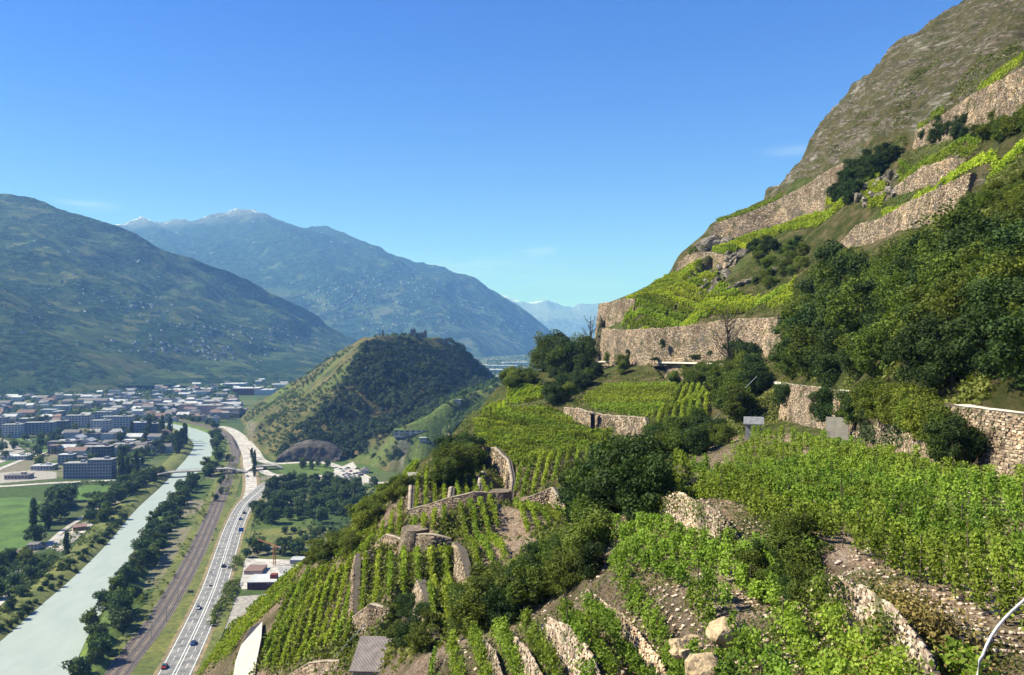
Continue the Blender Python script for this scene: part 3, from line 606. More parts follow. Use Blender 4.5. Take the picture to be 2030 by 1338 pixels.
PTS = [  # ground seen in the photo (u, v, distance)
 (1310, 935, 66), (1400, 985, 53), (1560, 1062, 43), (1700, 1120, 37), (1800, 1165, 34), (1905, 1222, 30.7), (2030, 1260, 29), (1480, 870, 98), (1600, 880, 96), (1750, 915, 78),
 (1890, 960, 60), (2030, 975, 54), (2200, 990, 47), (1700, 1000, 55), (1500, 960, 68), (1850, 1060, 45),
 (1210, 1060, 57), (1300, 1060, 54), (1420, 1105, 48), (1560, 1190, 41), (1600, 1215, 38.5), (1500, 1215, 38.5), (1400, 1205, 40), (1290, 1165, 44), (1200, 1125, 49),
 (1700, 1338, 28.5), (1600, 1338, 29.5), (1500, 1320, 31), (1440, 1290, 33), (1400, 1338, 33), (1830, 1330, 26), (2030, 1420, 22),
 (920, 1338, 51), (860, 1300, 58), (820, 1338, 66),
 (1050, 1250, 57), (930, 1255, 66), (1100, 1150, 66), (1190, 1075, 66), (1120, 1060, 80), (1000, 1120, 84), (960, 1180, 76), (1200, 1040, 82), (1260, 1005, 84), (1150, 1020, 96), (1250, 930, 110),
 (940, 835, 205), (1010, 815, 212), (1085, 812, 212), (1130, 830, 205), (1215, 862, 172), (1210, 905, 138), (1190, 975, 118), (1100, 965, 128), (1020, 985, 130), (1020, 930, 150), (1080, 880, 170),
 (1155, 790, 226), (1200, 768, 255), (1330, 766, 235), (1300, 830, 178), (1410, 772, 205), (1400, 850, 162), (1330, 860, 158), (1440, 830, 150), (1350, 900, 130), (1280, 900, 138),
 (840, 940, 142), (880, 935, 145), (940, 945, 142), (870, 1040, 113), (820, 1040, 116), (985, 1000, 118), (960, 1100, 97), (990, 1130, 92), (1050, 1060, 108), (1100, 1040, 110), (930, 1010, 116),
 (720, 1085, 116), (800, 1100, 108), (890, 1100, 102), (890, 1185, 84), (760, 1185, 97), (820, 1185, 92), (870, 1240, 74), (800, 1240, 90), (740, 1250, 92), (800, 1338, 82), (700, 1338, 88),
 (690, 1140, 124), (600, 1150, 135), (560, 1190, 134), (520, 1290, 118), (600, 1300, 107), (690, 1270, 97), (540, 1338, 108), (500, 1300, 118), (470, 1338, 115), (495, 1245, 128), (420, 1320, 132), (380, 1360, 138), (450, 1270, 138),
 (640, 1092, 150), (700, 1060, 145), (740, 1010, 160), (820, 945, 185), (770, 1040, 135), (900, 900, 190), (940, 860, 190),
 (1000, 800, 258), (1080, 775, 272), (1060, 742, 300), (1000, 762, 290), (1120, 730, 305), (1185, 718, 310), (1140, 770, 262),
 (1235, 645, 285), (1330, 585, 298), (1345, 545, 322), (1420, 545, 292), (1400, 600, 262), (1480, 620, 245), (1570, 612, 214), (1570, 570, 228), (1500, 560, 260), (1450, 540, 280), (1500, 500, 272),
 (1410, 500, 306), (1500, 472, 298), (1630, 442, 268), (1750, 412, 222), (1860, 352, 168), (2030, 305, 132), (1560, 454, 285), (1600, 520, 225), (1640, 500, 220),
 (1780, 335, 220), (1900, 292, 182), (2030, 235, 150), (1720, 370, 235), (1790, 300, 232), (1870, 285, 205), (1960, 260, 178), (1990, 220, 168),
 (1640, 318, 298), (1790, 262, 240), (1870, 212, 220), (1700, 295, 270), (2030, 118, 170), (1950, 165, 196),
 (1680, 240, 312), (1760, 170, 310), (1850, 100, 315), (1950, 60, 290), (2030, 20, 265), (1850, 160, 265), (1940, 110, 245), (2030, 60, 225), (2200, -100, 260), (2200, 60, 180),
 (1200, 717, 298), (1300, 718, 268), (1440, 722, 228), (1510, 750, 172), (1560, 760, 146), (1640, 770, 122), (1700, 778, 102), (1890, 806, 70), (2030, 825, 60), (2200, 845, 52),
 (1540, 715, 190), (1700, 600, 140), (1600, 640, 165), (1650, 560, 172), (1800, 600, 108), (1900, 600, 90), (2030, 600, 78), (2200, 600, 66), (1760, 500, 158), (1850, 450, 136), (1950, 430, 112), (2030, 400, 102), (2200, 300, 90), (1600, 590, 195),
 (1700, 740, 112), (1850, 720, 82), (2000, 720, 68),
]
PTS += [(500, 1500, 95), (800, 1500, 60), (1100, 1500, 34), (1500, 1500, 24), (2030, 1520, 18), (2300, 1400, 24), (2500, 1200, 30), (2500, 900, 40)]
pts = [P(*p) for p in PTS]
CREST = [(1188, 604, 312), (1250, 582, 324), (1342, 540, 330), (1347, 502, 336), (1395, 462, 340), (1410, 442, 342), (1480, 412, 344), (1545, 380, 346), (1580, 340, 348), (1612, 290, 350), (1650, 232, 355), (1700, 182, 360), (1745, 125, 366), (1800, 82, 372), (1860, 40, 378), (1920, 5, 385), (2030, -80, 400), (2200, -200, 420)]
for c in CREST:
    p = P(*c); pts += [p, p + Vector((6, 30, -34)), p + Vector((30, 130, -140 if p.z > 165 else -120))]
for c in ((400, 1338, 140), (455, 1240, 142), (520, 1185, 148), (560, 1145, 154), (640, 1082, 160), (700, 1035, 168), (740, 982, 178), (790, 945, 200), (830, 925, 215), (880, 880, 228), (935, 815, 240), (985, 768, 280), (1040, 738, 310), (1090, 728, 325)):
    p = P(*c); pts += [p, p + Vector((-14, 14, -19)), p + Vector((-55, 45, -66)), Vector((p.x - 105, p.y + 85, -6))]
pts += [Vector(p) for p in ((0, 0, 140), (-12, 12, 134), (10, 12, 140), (-30, 0, 124), (-70, 0, 96), (-150, 0, 0), (-190, 100, -6), (-200, -20, -6), (30, 0, 146), (60, 0, 172), (120, 0, 220), (330, -20, 330), (330, 520, 60), (330, 260, 330), (0, 520, -6), (-200, 520, -6), (60, 520, 0), (60, 420, 60), (30, 380, 90), (0, -20, 140), (120, 60, 208), (150, 120, 240), (330, 120, 330))]
HT = Terrain(-200, 330, -20, 520, 0.7, pts, chains, 1)
# zones
rockpoly = [P(*p) for p in ((1540, 388, 330), (1640, 318, 298), (1700, 295, 270), (1790, 262, 240), (1870, 212, 220), (1950, 165, 196), (2030, 118, 170), (2200, 60, 160))]
zone = np.zeros((HT.ny, HT.nx, 3))
rp = [(p.x, p.y) for p in rockpoly] + [(329, 100), (329, 519), (120, 519), (110, 360)]
zone[..., 0] = inpoly(HT.X, HT.Y, rp)
sl = HT.slope()
zone[..., 0] = np.maximum(zone[..., 0], np.clip((sl - 1.7) * 1.5, 0, 0.8) * (zone[..., 0] < .5))
nearzone = (HT.Y < 150) & (HT.X < 38) & (HT.X > -52) 
zone[..., 1] = nearzone * np.clip(0.85 + fbm(HT.X / 9, HT.Y / 9, 4, 3) * 0.9, 0, 1)
zone[..., 2] = (1 - zone[..., 0]) * np.clip(fbm(HT.X / 30, HT.Y / 30, 4, 8) * 1.2, 0, 0.7) * (~nearzone)
wd = np.full(HT.X.shape, 1e9)
for key, top, h, side, mt, lab in WALLS:
    for a, b in zip(WALLGEO[key][0], WALLGEO[key][0][1:]):
        dx, dy = b.x - a.x, b.y - a.y; tt_ = np.clip(((HT.X - a.x) * dx + (HT.Y - a.y) * dy) / (dx * dx + dy * dy), 0, 1); wd = np.minimum(wd, np.hypot(HT.X - a.x - tt_ * dx, HT.Y - a.y - tt_ * dy))
wdamp = np.clip((wd - 3) / 12, 0, 1)
rk = zone[..., 0] * wdamp
RX = HT.X * 0.6 + HT.Y * 0.8
HT.H += rk * (fbm(RX / 9, HT.H / 5 - HT.X / 14, 6, 4, True) * 4.2 + fbm(HT.X / 34, HT.Y / 34, 4, 7, True) * 7.0) * np.clip((HT.Y - 150) / 50, 0, 1)
HT.H += (1 - rk) * fbm(HT.X / 4.0, HT.Y / 4.0, 3, 5) * 0.25 * np.clip((wd - 1) / 2, 0, 1)
HT.build('hillside', M['ground'], zone)

# castle hill and the saddle to its right
CP = [(548, 900, 1008), (575, 872, 1030), (600, 850, 1045), (625, 820, 1070), (650, 790, 1095), (672, 760, 1120), (690, 730, 1155), (712, 690, 1220), (750, 668, 1290), (790, 663, 1340), (820, 661, 1380), (870, 664, 1420), (900, 682, 1440), (925, 706, 1460), (950, 732, 1480), (975, 758, 1500),
 (560, 770, 1480), (600, 745, 1450), (640, 718, 1420), (680, 694, 1390), (720, 675, 1380), (510, 800, 1500), (600, 800, 1200), (560, 830, 1180), (520, 860, 1150), (640, 760, 1250), (580, 790, 1330), (520, 830, 1300), (670, 720, 1300),
 (720, 780, 1090), (760, 720, 1160), (740, 700, 1215), (790, 690, 1290), (700, 850, 1050), (760, 800, 1085), (820, 760, 1150), (850, 720, 1270), (880, 780, 1180), (900, 740, 1330), (940, 765, 1320), (780, 860, 1030), (840, 820, 1060), (900, 790, 1150), (700, 885, 1010),
 (800, 850, 935), (850, 820, 945), (900, 790, 960), (940, 778, 990), (990, 762, 1010), (1040, 750, 1000), (820, 875, 860), (880, 850, 850), (930, 820, 860), (980, 800, 860), (860, 895, 780), (900, 870, 760), (950, 850, 740), (1050, 830, 700),
 (770, 865, 985), (850, 838, 990), (920, 800, 1020), (970, 780, 1060)]
cpts = [P(*p) for p in CP]
for (u, v) in ((488, 850), (478, 838), (500, 880), (520, 902), (540, 914), (580, 914), (620, 914), (660, 913), (700, 910), (740, 925), (760, 930), (800, 930), (830, 935), (900, 930), (470, 815), (500, 790), (550, 770), (700, 912)):
    cpts.append(G(u, v, -1.0))
for p in [P(*c) for c in ((540, 768, 1500), (640, 712, 1480), (720, 672, 1460), (800, 660, 1480), (870, 663, 1500), (950, 730, 1560), (990, 765, 1600))]:
    cpts += [p + Vector((0, 90, -50)), Vector((p.x - 20, p.y + 330, -6))]
cpts += [Vector(p) for p in ((-800, 600, -4), (-800, 2000, -4), (500, 2000, -4), (500, 600, -4), (0, 600, -4), (-400, 800, -4), (-200, 640, -4), (-500, 1200, -4), (200, 1200, 60), (200, 900, 60), (100, 1500, -4), (-100, 1900, -4))]
cliff = [P(560, 895, 990), P(600, 893, 988), (P(650, 893, 988)), P(665, 900, 992)]; cliffb = [P(545, 915, 968), P(600, 914, 966), P(655, 914, 968), P(675, 913, 975)]
CT = Terrain(-800, 500, 600, 2000, 6.0, cpts, [cliff, cliffb], 3)
foot = [G(*p) for p in ((488, 852), (470, 815), (500, 787), (545, 768), (600, 760))]
foot = [(p.x, p.y) for p in foot] + [(-450, 1990), (499, 1990), (499, 610), (-30, 610)] + [(G(*p).x, G(*p).y) for p in ((870, 935), (800, 938), (745, 928), (705, 912), (660, 914), (600, 915), (540, 914), (505, 885))]
outm = ~inpoly(CT.X, CT.Y, foot)
CT.H = np.where(outm, np.minimum(CT.H, -4.0), CT.H)
zz = np.zeros((CT.ny, CT.nx, 3)); cs = CT.slope() * (~outm)
CT.H += np.clip(CT.H / 20, 0, 1) * (fbm(CT.X / 70, CT.Y / 70, 5, 12, True) * 7 + fbm(CT.X / 20, CT.Y / 20, 3, 2) * 3)
crest = [P(*p) for p in ((548, 912, 975), (575, 878, 1030), (625, 828, 1070), (660, 790, 1095), (700, 735, 1155), (718, 695, 1220), (755, 672, 1290))]
shadepoly = [(p.x, p.y) for p in crest] + [(p.x, p.y) for p in (P(980, 760, 1560), P(980, 762, 1300), P(960, 772, 1110), P(860, 838, 990), P(780, 870, 980), P(720, 900, 985))]
cropoly = [(p.x, p.y) for p in (P(800, 872, 870), P(815, 835, 950), P(930, 775, 985), P(960, 790, 900), P(880, 860, 850))]
inshade = inpoly(CT.X, CT.Y, shadepoly); meadow = inpoly(CT.X, CT.Y, cropoly)
zz[..., 2] = np.where(meadow, 0.9, np.clip(fbm(CT.X / 60, CT.Y / 60, 4, 5) * 1.8 + 0.25, 0, 0.85)) * (~inshade)
zz[..., 0] = np.clip((cs - 1.25) * 1.3, 0, 0.8) * (~meadow)
CT.build('castle_hill', M['hillmat'] if 'hillmat' in M else None, zz)
hillo = bpy.data.objects['castle_hill']
def hillmat():
    m, t, b = newmat('castle_hill_ground')
    at = nd(t, 'ShaderNodeAttribute', attribute_name='zone'); sp = t.nodes.new('ShaderNodeSeparateColor'); t.links.new(at.outputs['Color'], sp.inputs[0])
    p = gcoord(t, (1, 1, 1), kind='Position'); n = noise(t, p, 0.03, 8, 0.65); f = noise(t, p, 0.25, 6, 0.7)
    dry = ramp(t, n, [(0.35, (0.035, 0.045, 0.014)), (0.5, (0.085, 0.078, 0.028)), (0.66, (0.155, 0.115, 0.055))])
    dry = mixrgb(t, ramp(t, f, [(0.5, (0, 0, 0)), (0.64, (0.8, 0.8, 0.8))]), dry, (0.05, 0.065, 0.02))
    col = mixrgb(t, sp.outputs[2], dry, ramp(t, f, [(0.35, (0.04, 0.068, 0.018)), (0.5, (0.08, 0.115, 0.026)), (0.65, (0.13, 0.155, 0.042))])); col = mixrgb(t, sp.outputs[0], col, ramp(t, f, [(0.35, (0.09, 0.08, 0.075)), (0.65, (0.25, 0.22, 0.19))]))
    t.links.new(col, b.inputs['Base Color']); b.inputs['Roughness'].default_value = 0.95; b.inputs['Specular IOR Level'].default_value = 0.1
    bump(t, b, f, 0.8, 3.0); return m
hillo.data.materials.clear(); hillo.data.materials.append(hillmat())

# ------------------------------------------------------------------ stone walls
def OFF(T): return 0.35 if T[0].y < 70 else 0.55
def laidmat(name, cols, dark=(.45, .45, .45)):
    m, t, b = newmat(name); gi = t.nodes.new('ShaderNodeNewGeometry'); k = len(cols); p = gcoord(t, kind='Position')
    col = ramp(t, gi.outputs['Random Per Island'], [(i / (k - 1), c) for i, c in enumerate(cols)])
    n1 = noise(t, p, 5.0, 5, .65); col = mixrgb(t, .6, col, ramp(t, n1, [(.3, dark), (.7, (1.25, 1.25, 1.25))]), 'MULTIPLY')
    big = noise(t, p, .16, 6, .7); col = mixrgb(t, .8, col, ramp(t, big, [(.36, (.42, .38, .34)), (.5, (.95, .95, .95)), (.64, (1.4, 1.3, 1.15))]), 'MULTIPLY')
    col = mixrgb(t, ramp(t, noise(t, p, .3, 6, .7), [(.54, (0, 0, 0)), (.63, (.85, .85, .85))]), col, (.055, .065, .022))
    t.links.new(col, b.inputs['Base Color']); b.inputs['Roughness'].default_value = .92; b.inputs['Specular IOR Level'].default_value = .1; bump(t, b, n1, .7, .06); return m
M['laid_tan'] = laidmat('laid_stone_tan', [(.34, .25, .165), (.13, .095, .07), (.41, .32, .225), (.24, .16, .11), (.50, .42, .31), (.28, .205, .14), (.17, .135, .11)])
M['laid_pink'] = laidmat('laid_stone_pale', [(.40, .31, .23), (.19, .135, .10), (.48, .39, .30), (.31, .21, .155), (.56, .48, .38), (.35, .27, .20)])
M['gapdirt'] = plain('wall_joint', (.10, .08, .06), (.06, .048, .038), 2)
SM = {'stone': 'laid_tan', 'stone_far': 'laid_tan', 'stone_path': 'laid_tan', 'stone_pink': 'laid_pink'}
def build_wall(key, mt, lab):
    T, up, dn, h = WALLGEO[key]; near = T[0].y < 70; step = 0.5 if near else 1.2
    # resample
    def rs(L):
        out = []
        for a, b in zip(L, L[1:]):
            n = max(2, int((b - a).length / step)); out += [a.lerp(b, k / n) for k in range(n)]
        return out + [L[-1]]
    n_seg = [max(2, int((b - a).length / step)) for a, b in zip(T, T[1:])]
    tops, ups, dns = [], [], []
    for i, n in enumerate(n_seg):
        for k in range(n + (i == len(n_seg) - 1)):
            f = k / n; tops.append(T[i].lerp(T[i + 1], f)); dns.append(dn[i].lerp(dn[i + 1], f)); ups.append(up[i].lerp(up[i + 1], f))
    V = []; rows = 8 if near else 10; amp = 0.045 if near else (0.06 if T[0].y < 180 else 0.14); th = 0.16 if near else 0.9; cop = []; TF = []; BF = []; NN = []
    lift = 0.18 if near else 0.3
    for i, (t, d, u) in enumerate(zip(tops, dns, ups)):
        n = (d - t); n.z = 0; n.normalize(); jag = (mnoise.noise(t * 0.6) * 0.14 + rnd.uniform(-0.03, 0.03)) * (0.7 if T[0].y < 180 else 2.2)
        hh = t.z - d.z; fw = 0.14 if near else 0.45; topf = t + n * fw + Vector((0, 0, lift + jag)); botf = t + n * (OFF(T) + hh * 0.10 + (0.12 if near else 0.5)) - Vector((0, 0, hh + 0.8)); TF.append(topf); BF.append(botf); NN.append(n)
        V.append(topf - n * th - Vector((0, 0, 1.2)))
        V.append(topf - n * th)
        cop.append((topf, n))
        for k in range(rows + 1):
            p = topf.lerp(botf, k / rows); a = mnoise.noise(p * (1.6 if near else 0.5)) * amp * 2 + rnd.uniform(-amp, amp) * 0.5
            V.append(p + n * (a if k else 0))
    k = rows + 3; Q = []
    for i in range(len(tops) - 1):
        for j in range(k - 1): Q.append((i * k + j, (i + 1) * k + j, (i + 1) * k + j + 1, i * k + j + 1))
    # individually laid stones over the face and the top edge
    y_ = T[0].y; sz = 0.26 if y_ < 70 else (0.38 if y_ < 150 else 0.58); ch = sz * 0.5
    TFa, BFa, NNa = np.array([tuple(q) for q in TF]), np.array([tuple(q) for q in BF]), np.array([tuple(q) for q in NN])
    seg = np.linalg.norm(np.diff(TFa, axis=0), axis=1); cum = np.concatenate([[0], np.cumsum(seg)]); hmax = float(np.max(TFa[:, 2] - BFa[:, 2])); CC = []
    for c in range(-1 if near else 0, int(hmax / ch) + 1):
        sp_ = np.cumsum(rng.uniform(0.55, 1.5, int(cum[-1] / sz * 1.3) + 3) * sz); sp_ = sp_[sp_ < cum[-1]]
        CC.append(np.stack([sp_, np.full(len(sp_), c * ch + ch * .4)], 1))
    CC = np.concatenate(CC); CC[:, 1] += rng.normal(0, ch * .12, len(CC)) + 0.25 * ch * np.sin(CC[:, 0] * .7)
    j = np.clip(np.searchsorted(cum, CC[:, 0]) - 1, 0, len(seg) - 1); f = ((CC[:, 0] - cum[j]) / seg[j])[:, None]
    tp = TFa[j] * (1 - f) + TFa[j + 1] * f; bp = BFa[j] * (1 - f) + BFa[j + 1] * f; nn = NNa[j] * (1 - f) + NNa[j + 1] * f; dl = bp - tp; ln = np.linalg.norm(dl, axis=1)
    ok = CC[:, 1] < ln; C = (tp + dl / ln[:, None] * CC[:, 1:2])[ok]; nn = nn[ok]; dl = (dl / ln[:, None])[ok]; m_ = len(C)
    tt = np.cross(nn, dl); tt /= np.linalg.norm(tt, axis=1, keepdims=True); w_ = sz * rng.uniform(.38, .72, m_); h_ = ch * rng.uniform(.36, .52, m_); dp = sz * rng.uniform(.05, .34, m_)
    SV = []
    for a_ in (-1, 1):
        for b_, c_ in ((-1, -1), (1, -1), (1, 1), (-1, 1)):
            jt = 1 + rng.uniform(-.28, .1, m_); SV.append(C + tt * (w_ * b_ * jt)[:, None] + dl * (h_ * c_ * (1 + rng.uniform(-.3, .1, m_)))[:, None] + nn * (dp * (1 if a_ > 0 else -.4) * (1 + rng.uniform(-.3, .3, m_)))[:, None])
    SV = np.stack(SV, 1).reshape(-1, 3); b0 = len(V); SF = np.array([(4, 5, 6, 7), (0, 4, 7, 3), (1, 2, 6, 5), (0, 1, 5, 4), (3, 7, 6, 2)])
    SF = (SF[None] + (np.arange(m_) * 8)[:, None, None] + b0).reshape(-1, 4)
    Q = Q + [tuple(q) for q in SF.tolist()]; nwall = len(V); V = V + [Vector(q) for q in SV.tolist()]
    me = bpy.data.meshes.new('stone_wall'); me.from_pydata([tuple(v) for v in V], [], Q + [tuple(range(k))] + [tuple((len(tops) - 1) * k + j for j in reversed(range(k)))])
    me.materials.append(M['gapdirt']); me.materials.append(M[SM[mt]]); mi = np.zeros(len(me.polygons), np.int32); q0 = (len(tops) - 1) * (k - 1); mi[q0:q0 + m_ * 5] = 1; me.polygons.foreach_set('material_index', mi)
    o = link('stone_wall', me); tag(o, lab, 'stone wall')
    if 70 < T[0].y < 240 and key not in ('path_right', 'slant_a', 'slant_b', 'slant_c', 'band_low', 'band_mid', 'orange', 'band_up'):
        V = []
        for c, n in cop:
            for a, dz in ((0.12, -0.12), (0.12, 0.08), (-0.5, 0.08), (-0.5, -0.12)): V.append(c + n * a + Vector((0, 0, dz + 0.05 * mnoise.noise(c * 2.0))))
        Q = [(i * 4 + j, (i + 1) * 4 + j, (i + 1) * 4 + (j + 1) % 4, i * 4 + (j + 1) % 4) for i in range(len(cop) - 1) for j in range(4)]
        link('coping', qmesh('coping', [tuple(v) for v in V], Q), M['coping'], o)
    return o
M['coping'] = plain('coping_stone', (0.36, 0.29, 0.22), (0.20, 0.16, 0.12), 1.2, 0.95, 0.5, 0.1)
for key, top, h, side, mt, lab in WALLS: build_wall(key, mt, lab)

# ------------------------------------------------------------------ leaves
def kites(C, size, out=None, bias=0.0, asp=0.62):
    """one folded-flat leaf kite per centre; returns vertices (4n,3) and quads"""
    n = len(C); nr = rng.normal(size=(n, 3)); nr /= np.linalg.norm(nr, axis=1, keepdims=True)
    if out is not None: nr = nr * (1 - bias) + out * bias; nr /= np.linalg.norm(nr, axis=1, keepdims=True) + 1e-9
    a = rng.normal(size=(n, 3)); t = np.cross(nr, a); t /= np.linalg.norm(t, axis=1, keepdims=True) + 1e-9; b = np.cross(nr, t)
    s = (size * rng.uniform(0.65, 1.35, n))[:, None] * 0.5
    V = np.stack([C - t * s, C + b * s * asp, C + t * s, C - b * s * asp], 1).reshape(-1, 3)
    return V, np.arange(4 * n).reshape(n, 4)
UP = np.array([0, 0, 1.0])
def crown_mesh(name, h, r, leaf, n, clumps=16, seed=0, shape='round', low=0.18):
    """crown as leaf clumps: clump centres through an uneven volume"""
    rg = np.random.default_rng(seed); C = []; O = []
    for k in range(clumps):
        if shape == 'poplar': zt = low + (1 - low) * (k + 0.5) / clumps; rr = r * math.sin(math.pi * min(1, max(0.05, zt * 0.93 + 0.03))) ** 0.6 * 0.45; cr = r * 0.75 * (1.15 - 0.5 * zt); sz = 1.9
        else:
            zt = rg.uniform(low + 0.08, 0.90); prof = math.sin(math.pi * (0.12 + 0.80 * (zt - low) / (1 - low))) ** 0.6; rr = r * prof * rg.uniform(0.2, 0.85); cr = r * rg.uniform(0.2, 0.48); sz = rg.uniform(0.7, 1.2)
        th = rg.uniform(0, 2 * math.pi) + k * 2.4; c = np.array([rr * math.cos(th), rr * math.sin(th), zt * h])
        m = n // clumps; d = rg.normal(size=(m, 3)); d /= np.linalg.norm(d, axis=1, keepdims=True)
        rad = cr * (0.55 + 0.5 * rg.random(m) ** 0.5) * (1 + 0.25 * np.sin(d[:, 0] * 5 + k) * np.cos(d[:, 2] * 4))
        p = c + d * rad[:, None] * np.array([1, 1, sz]); C.append(p); O.append(d + UP * 0.25)
    C = np.concatenate(C); O = np.concatenate(O); O /= np.linalg.norm(O, axis=1, keepdims=True)
    C = C[C[:, 2] > h * low * 0.5] if True else C; O = O[:len(C)]
    V, Q = kites(C, leaf, O, 0.55); return qmesh(name, V, Q)
def trunk_mesh(h, r, seed, limbs=5, top=0.75):
    rr = random.Random(seed); mb = MB(); n = 5; pts = [Vector((0, 0, -0.8))]; 
    for i in range(1, n + 1): pts.append(Vector((rr.uniform(-.03, .03) * h, rr.uniform(-.03, .03) * h, h * top * i / n)))
    mb.tube(pts, [r * (1.2 - 0.95 * i / n) for i in range(n + 1)], 7)
    for k in range(limbs):
        a = rr.uniform(0, 6.28); z0 = h * rr.uniform(0.22, 0.55); l = h * rr.uniform(0.2, 0.32)
        b = pts[min(n, int(z0 / (h * top) * n))]; p0 = Vector((b.x, b.y, z0))
        mb.tube([p0, p0 + Vector((math.cos(a) * l * .5, math.sin(a) * l * .5, l * .45)), p0 + Vector((math.cos(a) * l, math.sin(a) * l, l * 1.1))], [r * .45, r * .3, r * .1], 5)
    return mb.mesh('trunk', True)
TREE = {}
def treekind(key, h, r, leaf, n, clumps, mat, shape='round', low=0.18, var=3, limbs=5):
    L = []
    for k in range(var):
        c = crown_mesh('crown', h, r, leaf, n, clumps, hash(key) % 97 if False else sum(map(ord, key)) + k * 13, shape, low); c.materials.append(M[mat])
        t = trunk_mesh(h, h * 0.028, k + 5, limbs, 0.8 if shape != 'poplar' else 0.9); t.materials.append(M['bark']); L.append((c, t))
    TREE[key] = (L, h)
treekind('near_dark', 7, 3.0, 0.30, 8000, 26, 'leaf_dark', low=0.08)
treekind('near_mid', 7, 3.0, 0.30, 8000, 26, 'leaf_mid', low=0.08)
treekind('near_light', 6, 2.7, 0.28, 7000, 24, 'leaf_light', low=0.08)
treekind('bank', 10, 4.6, 1.0, 1700, 18, 'leaf_far', low=0.1)
treekind('bank_mid', 10, 4.6, 1.0, 1700, 18, 'leaf_mid', low=0.1)
treekind('poplar', 18, 2.6, 1.1, 1500, 12, 'leaf_dark', 'poplar', 0.05)
treekind('cypress', 9, 1.5, 0.8, 900, 9, 'leaf_dark', 'poplar', 0.03)
TC = {'n': 0}
def tree(kind, loc, h, label, group, cat='tree', wide=1.0, name='broadleaf_tree'):
    L, h0 = TREE[kind]; c, t = L[rnd.randrange(len(L))]; s = h / h0
    e = empty(name, loc, rnd.uniform(0, 6.28)); e.scale = (s * wide, s * wide, s); tag(e, label, cat, group)
    for nm, me in (('crown', c), ('trunk', t)): link(nm, me, None, e)
    TC['n'] += 1; return e
def trees_line(kind, pix, n, jit, hr, label, group, name='broadleaf_tree', wide=1.0, z=0.0, cat='tree'):
    L = spline([G(*p) for p in pix], 3)
    for i in range(n):
        p = L[int((i + rnd.uniform(0, .9)) / n * (len(L) - 1))]
        tree(kind if isinstance(kind, str) else rnd.choice(kind), (p.x + rnd.uniform(-jit, jit), p.y + rnd.uniform(-jit, jit), z), rnd.uniform(*hr), label, group, cat, wide * rnd.uniform(.85, 1.2), name)
def trees_area(kind, poly, n, hr, label, group, name='broadleaf_tree', wide=1.0, z=0.0, mind=4.0):
    g = [G(*p) for p in poly]; xs = [p.x for p in g]; ys = [p.y for p in g]; got = []; tries = 0
    while len(got) < n and tries < 8000:
        tries += 1; x, y = rnd.uniform(min(xs), max(xs)), rnd.uniform(min(ys), max(ys))
        if not bool(inpoly(np.array([x]), np.array([y]), [(p.x, p.y) for p in g])[0]): continue
        if any((x - a) ** 2 + (y - b) ** 2 < mind ** 2 for a, b in got): continue
        got.append((x, y)); tree(kind if isinstance(kind, str) else rnd.choice(kind), (x, y, z), rnd.uniform(*hr), label, group, 'tree', wide * rnd.uniform(.85, 1.2), name)
def htree(kind, u, v, h, label, group, wide=1.0, name='broadleaf_tree', Y=None, cat='tree', up=0.0):
    p = HT.hit(u, v) if Y is None else P(u, v, Y)
    if p is None: return
    z = float(HT.z(p.x, p.y)); return tree(kind, (p.x, p.y, z - 0.2 + up), h, label, group, cat, wide, name)
# --- valley trees
BM = ['bank', 'bank', 'bank_mid']
trees_line(BM, [(0, 1265), (75, 1190), (150, 1125), (210, 1060), (262, 1000), (318, 952)], 0, 0, (5, 8), '', '')
trees_line(BM, [(-30, 1280), (60, 1200), (130, 1138), (190, 1080), (235, 1028)], 55, 6, (3, 5.5), 'small bushy tree on the grassy left bank of the pale river', 'bushy trees on the left river bank', 'bank_bush')
trees_line(BM, [(180, 1045), (215, 1005), (250, 980), (285, 955), (300, 945)], 30, 10, (10, 15), 'tall round tree just left of the river, near the road bridge', 'round trees left of the river by the bridge')
trees_line(BM, [(235, 945), (262, 925), (300, 900), (340, 880), (355, 868)], 16, 9, (11, 16), 'leafy tree between the apartment blocks and the river above the bridge', 'trees between town and river above the bridge')
trees_line('poplar', [(345, 905), (356, 892), (366, 882), (372, 872)], 8, 4, (22, 27), 'tall dark poplar on the inside of the river bend', 'poplars at the river bend', 'poplar_tree', z=0)
trees_line('poplar', [(235, 952), (248, 945), (268, 938)], 4, 4, (20, 26), 'dark poplar right of the blue-grey apartment block', 'poplars beside the blue-grey block', 'poplar_tree')
trees_line(BM, [(152, 1338), (195, 1270), (232, 1215), (262, 1150), (285, 1108), (312, 1060), (345, 1010), (380, 965)], 74, 8, (7, 13), 'broad tree in the belt between the river and the railway', 'belt of trees between river and railway')
trees_line(BM, [(380, 975), (405, 945), (425, 905), (432, 880), (426, 862)], 16, 7, (11, 15), 'dark tree on the outer bank of the river bend near the bridge', 'trees outside the river bend')
trees_line(BM, [(430, 850), (400, 838), (370, 832)], 9, 7, (9, 13), 'tree on the far bank where the river disappears', 'trees at the far end of the river')
trees_area(['poplar', 'bank'], [(55, 1040), (100, 990), (155, 985), (150, 1030), (70, 1090)], 14, (13, 19), 'tall dark tree clustered beside the green sports field', 'dark trees beside the sports field', 'field_tree', 1.1)
trees_line('cypress', [(133, 1100), (136, 1098)], 1, 0, (15, 16), 'lone slim dark tree by the white yard left of the river', 'lone slim tree', 'cypress_tree')
trees_area(BM, [(-60, 1140), (60, 1085), (110, 1110), (60, 1180), (-60, 1300)], 22, (6, 11), 'rounded tree on the meadow at the lower left', 'trees on the lower left meadow')
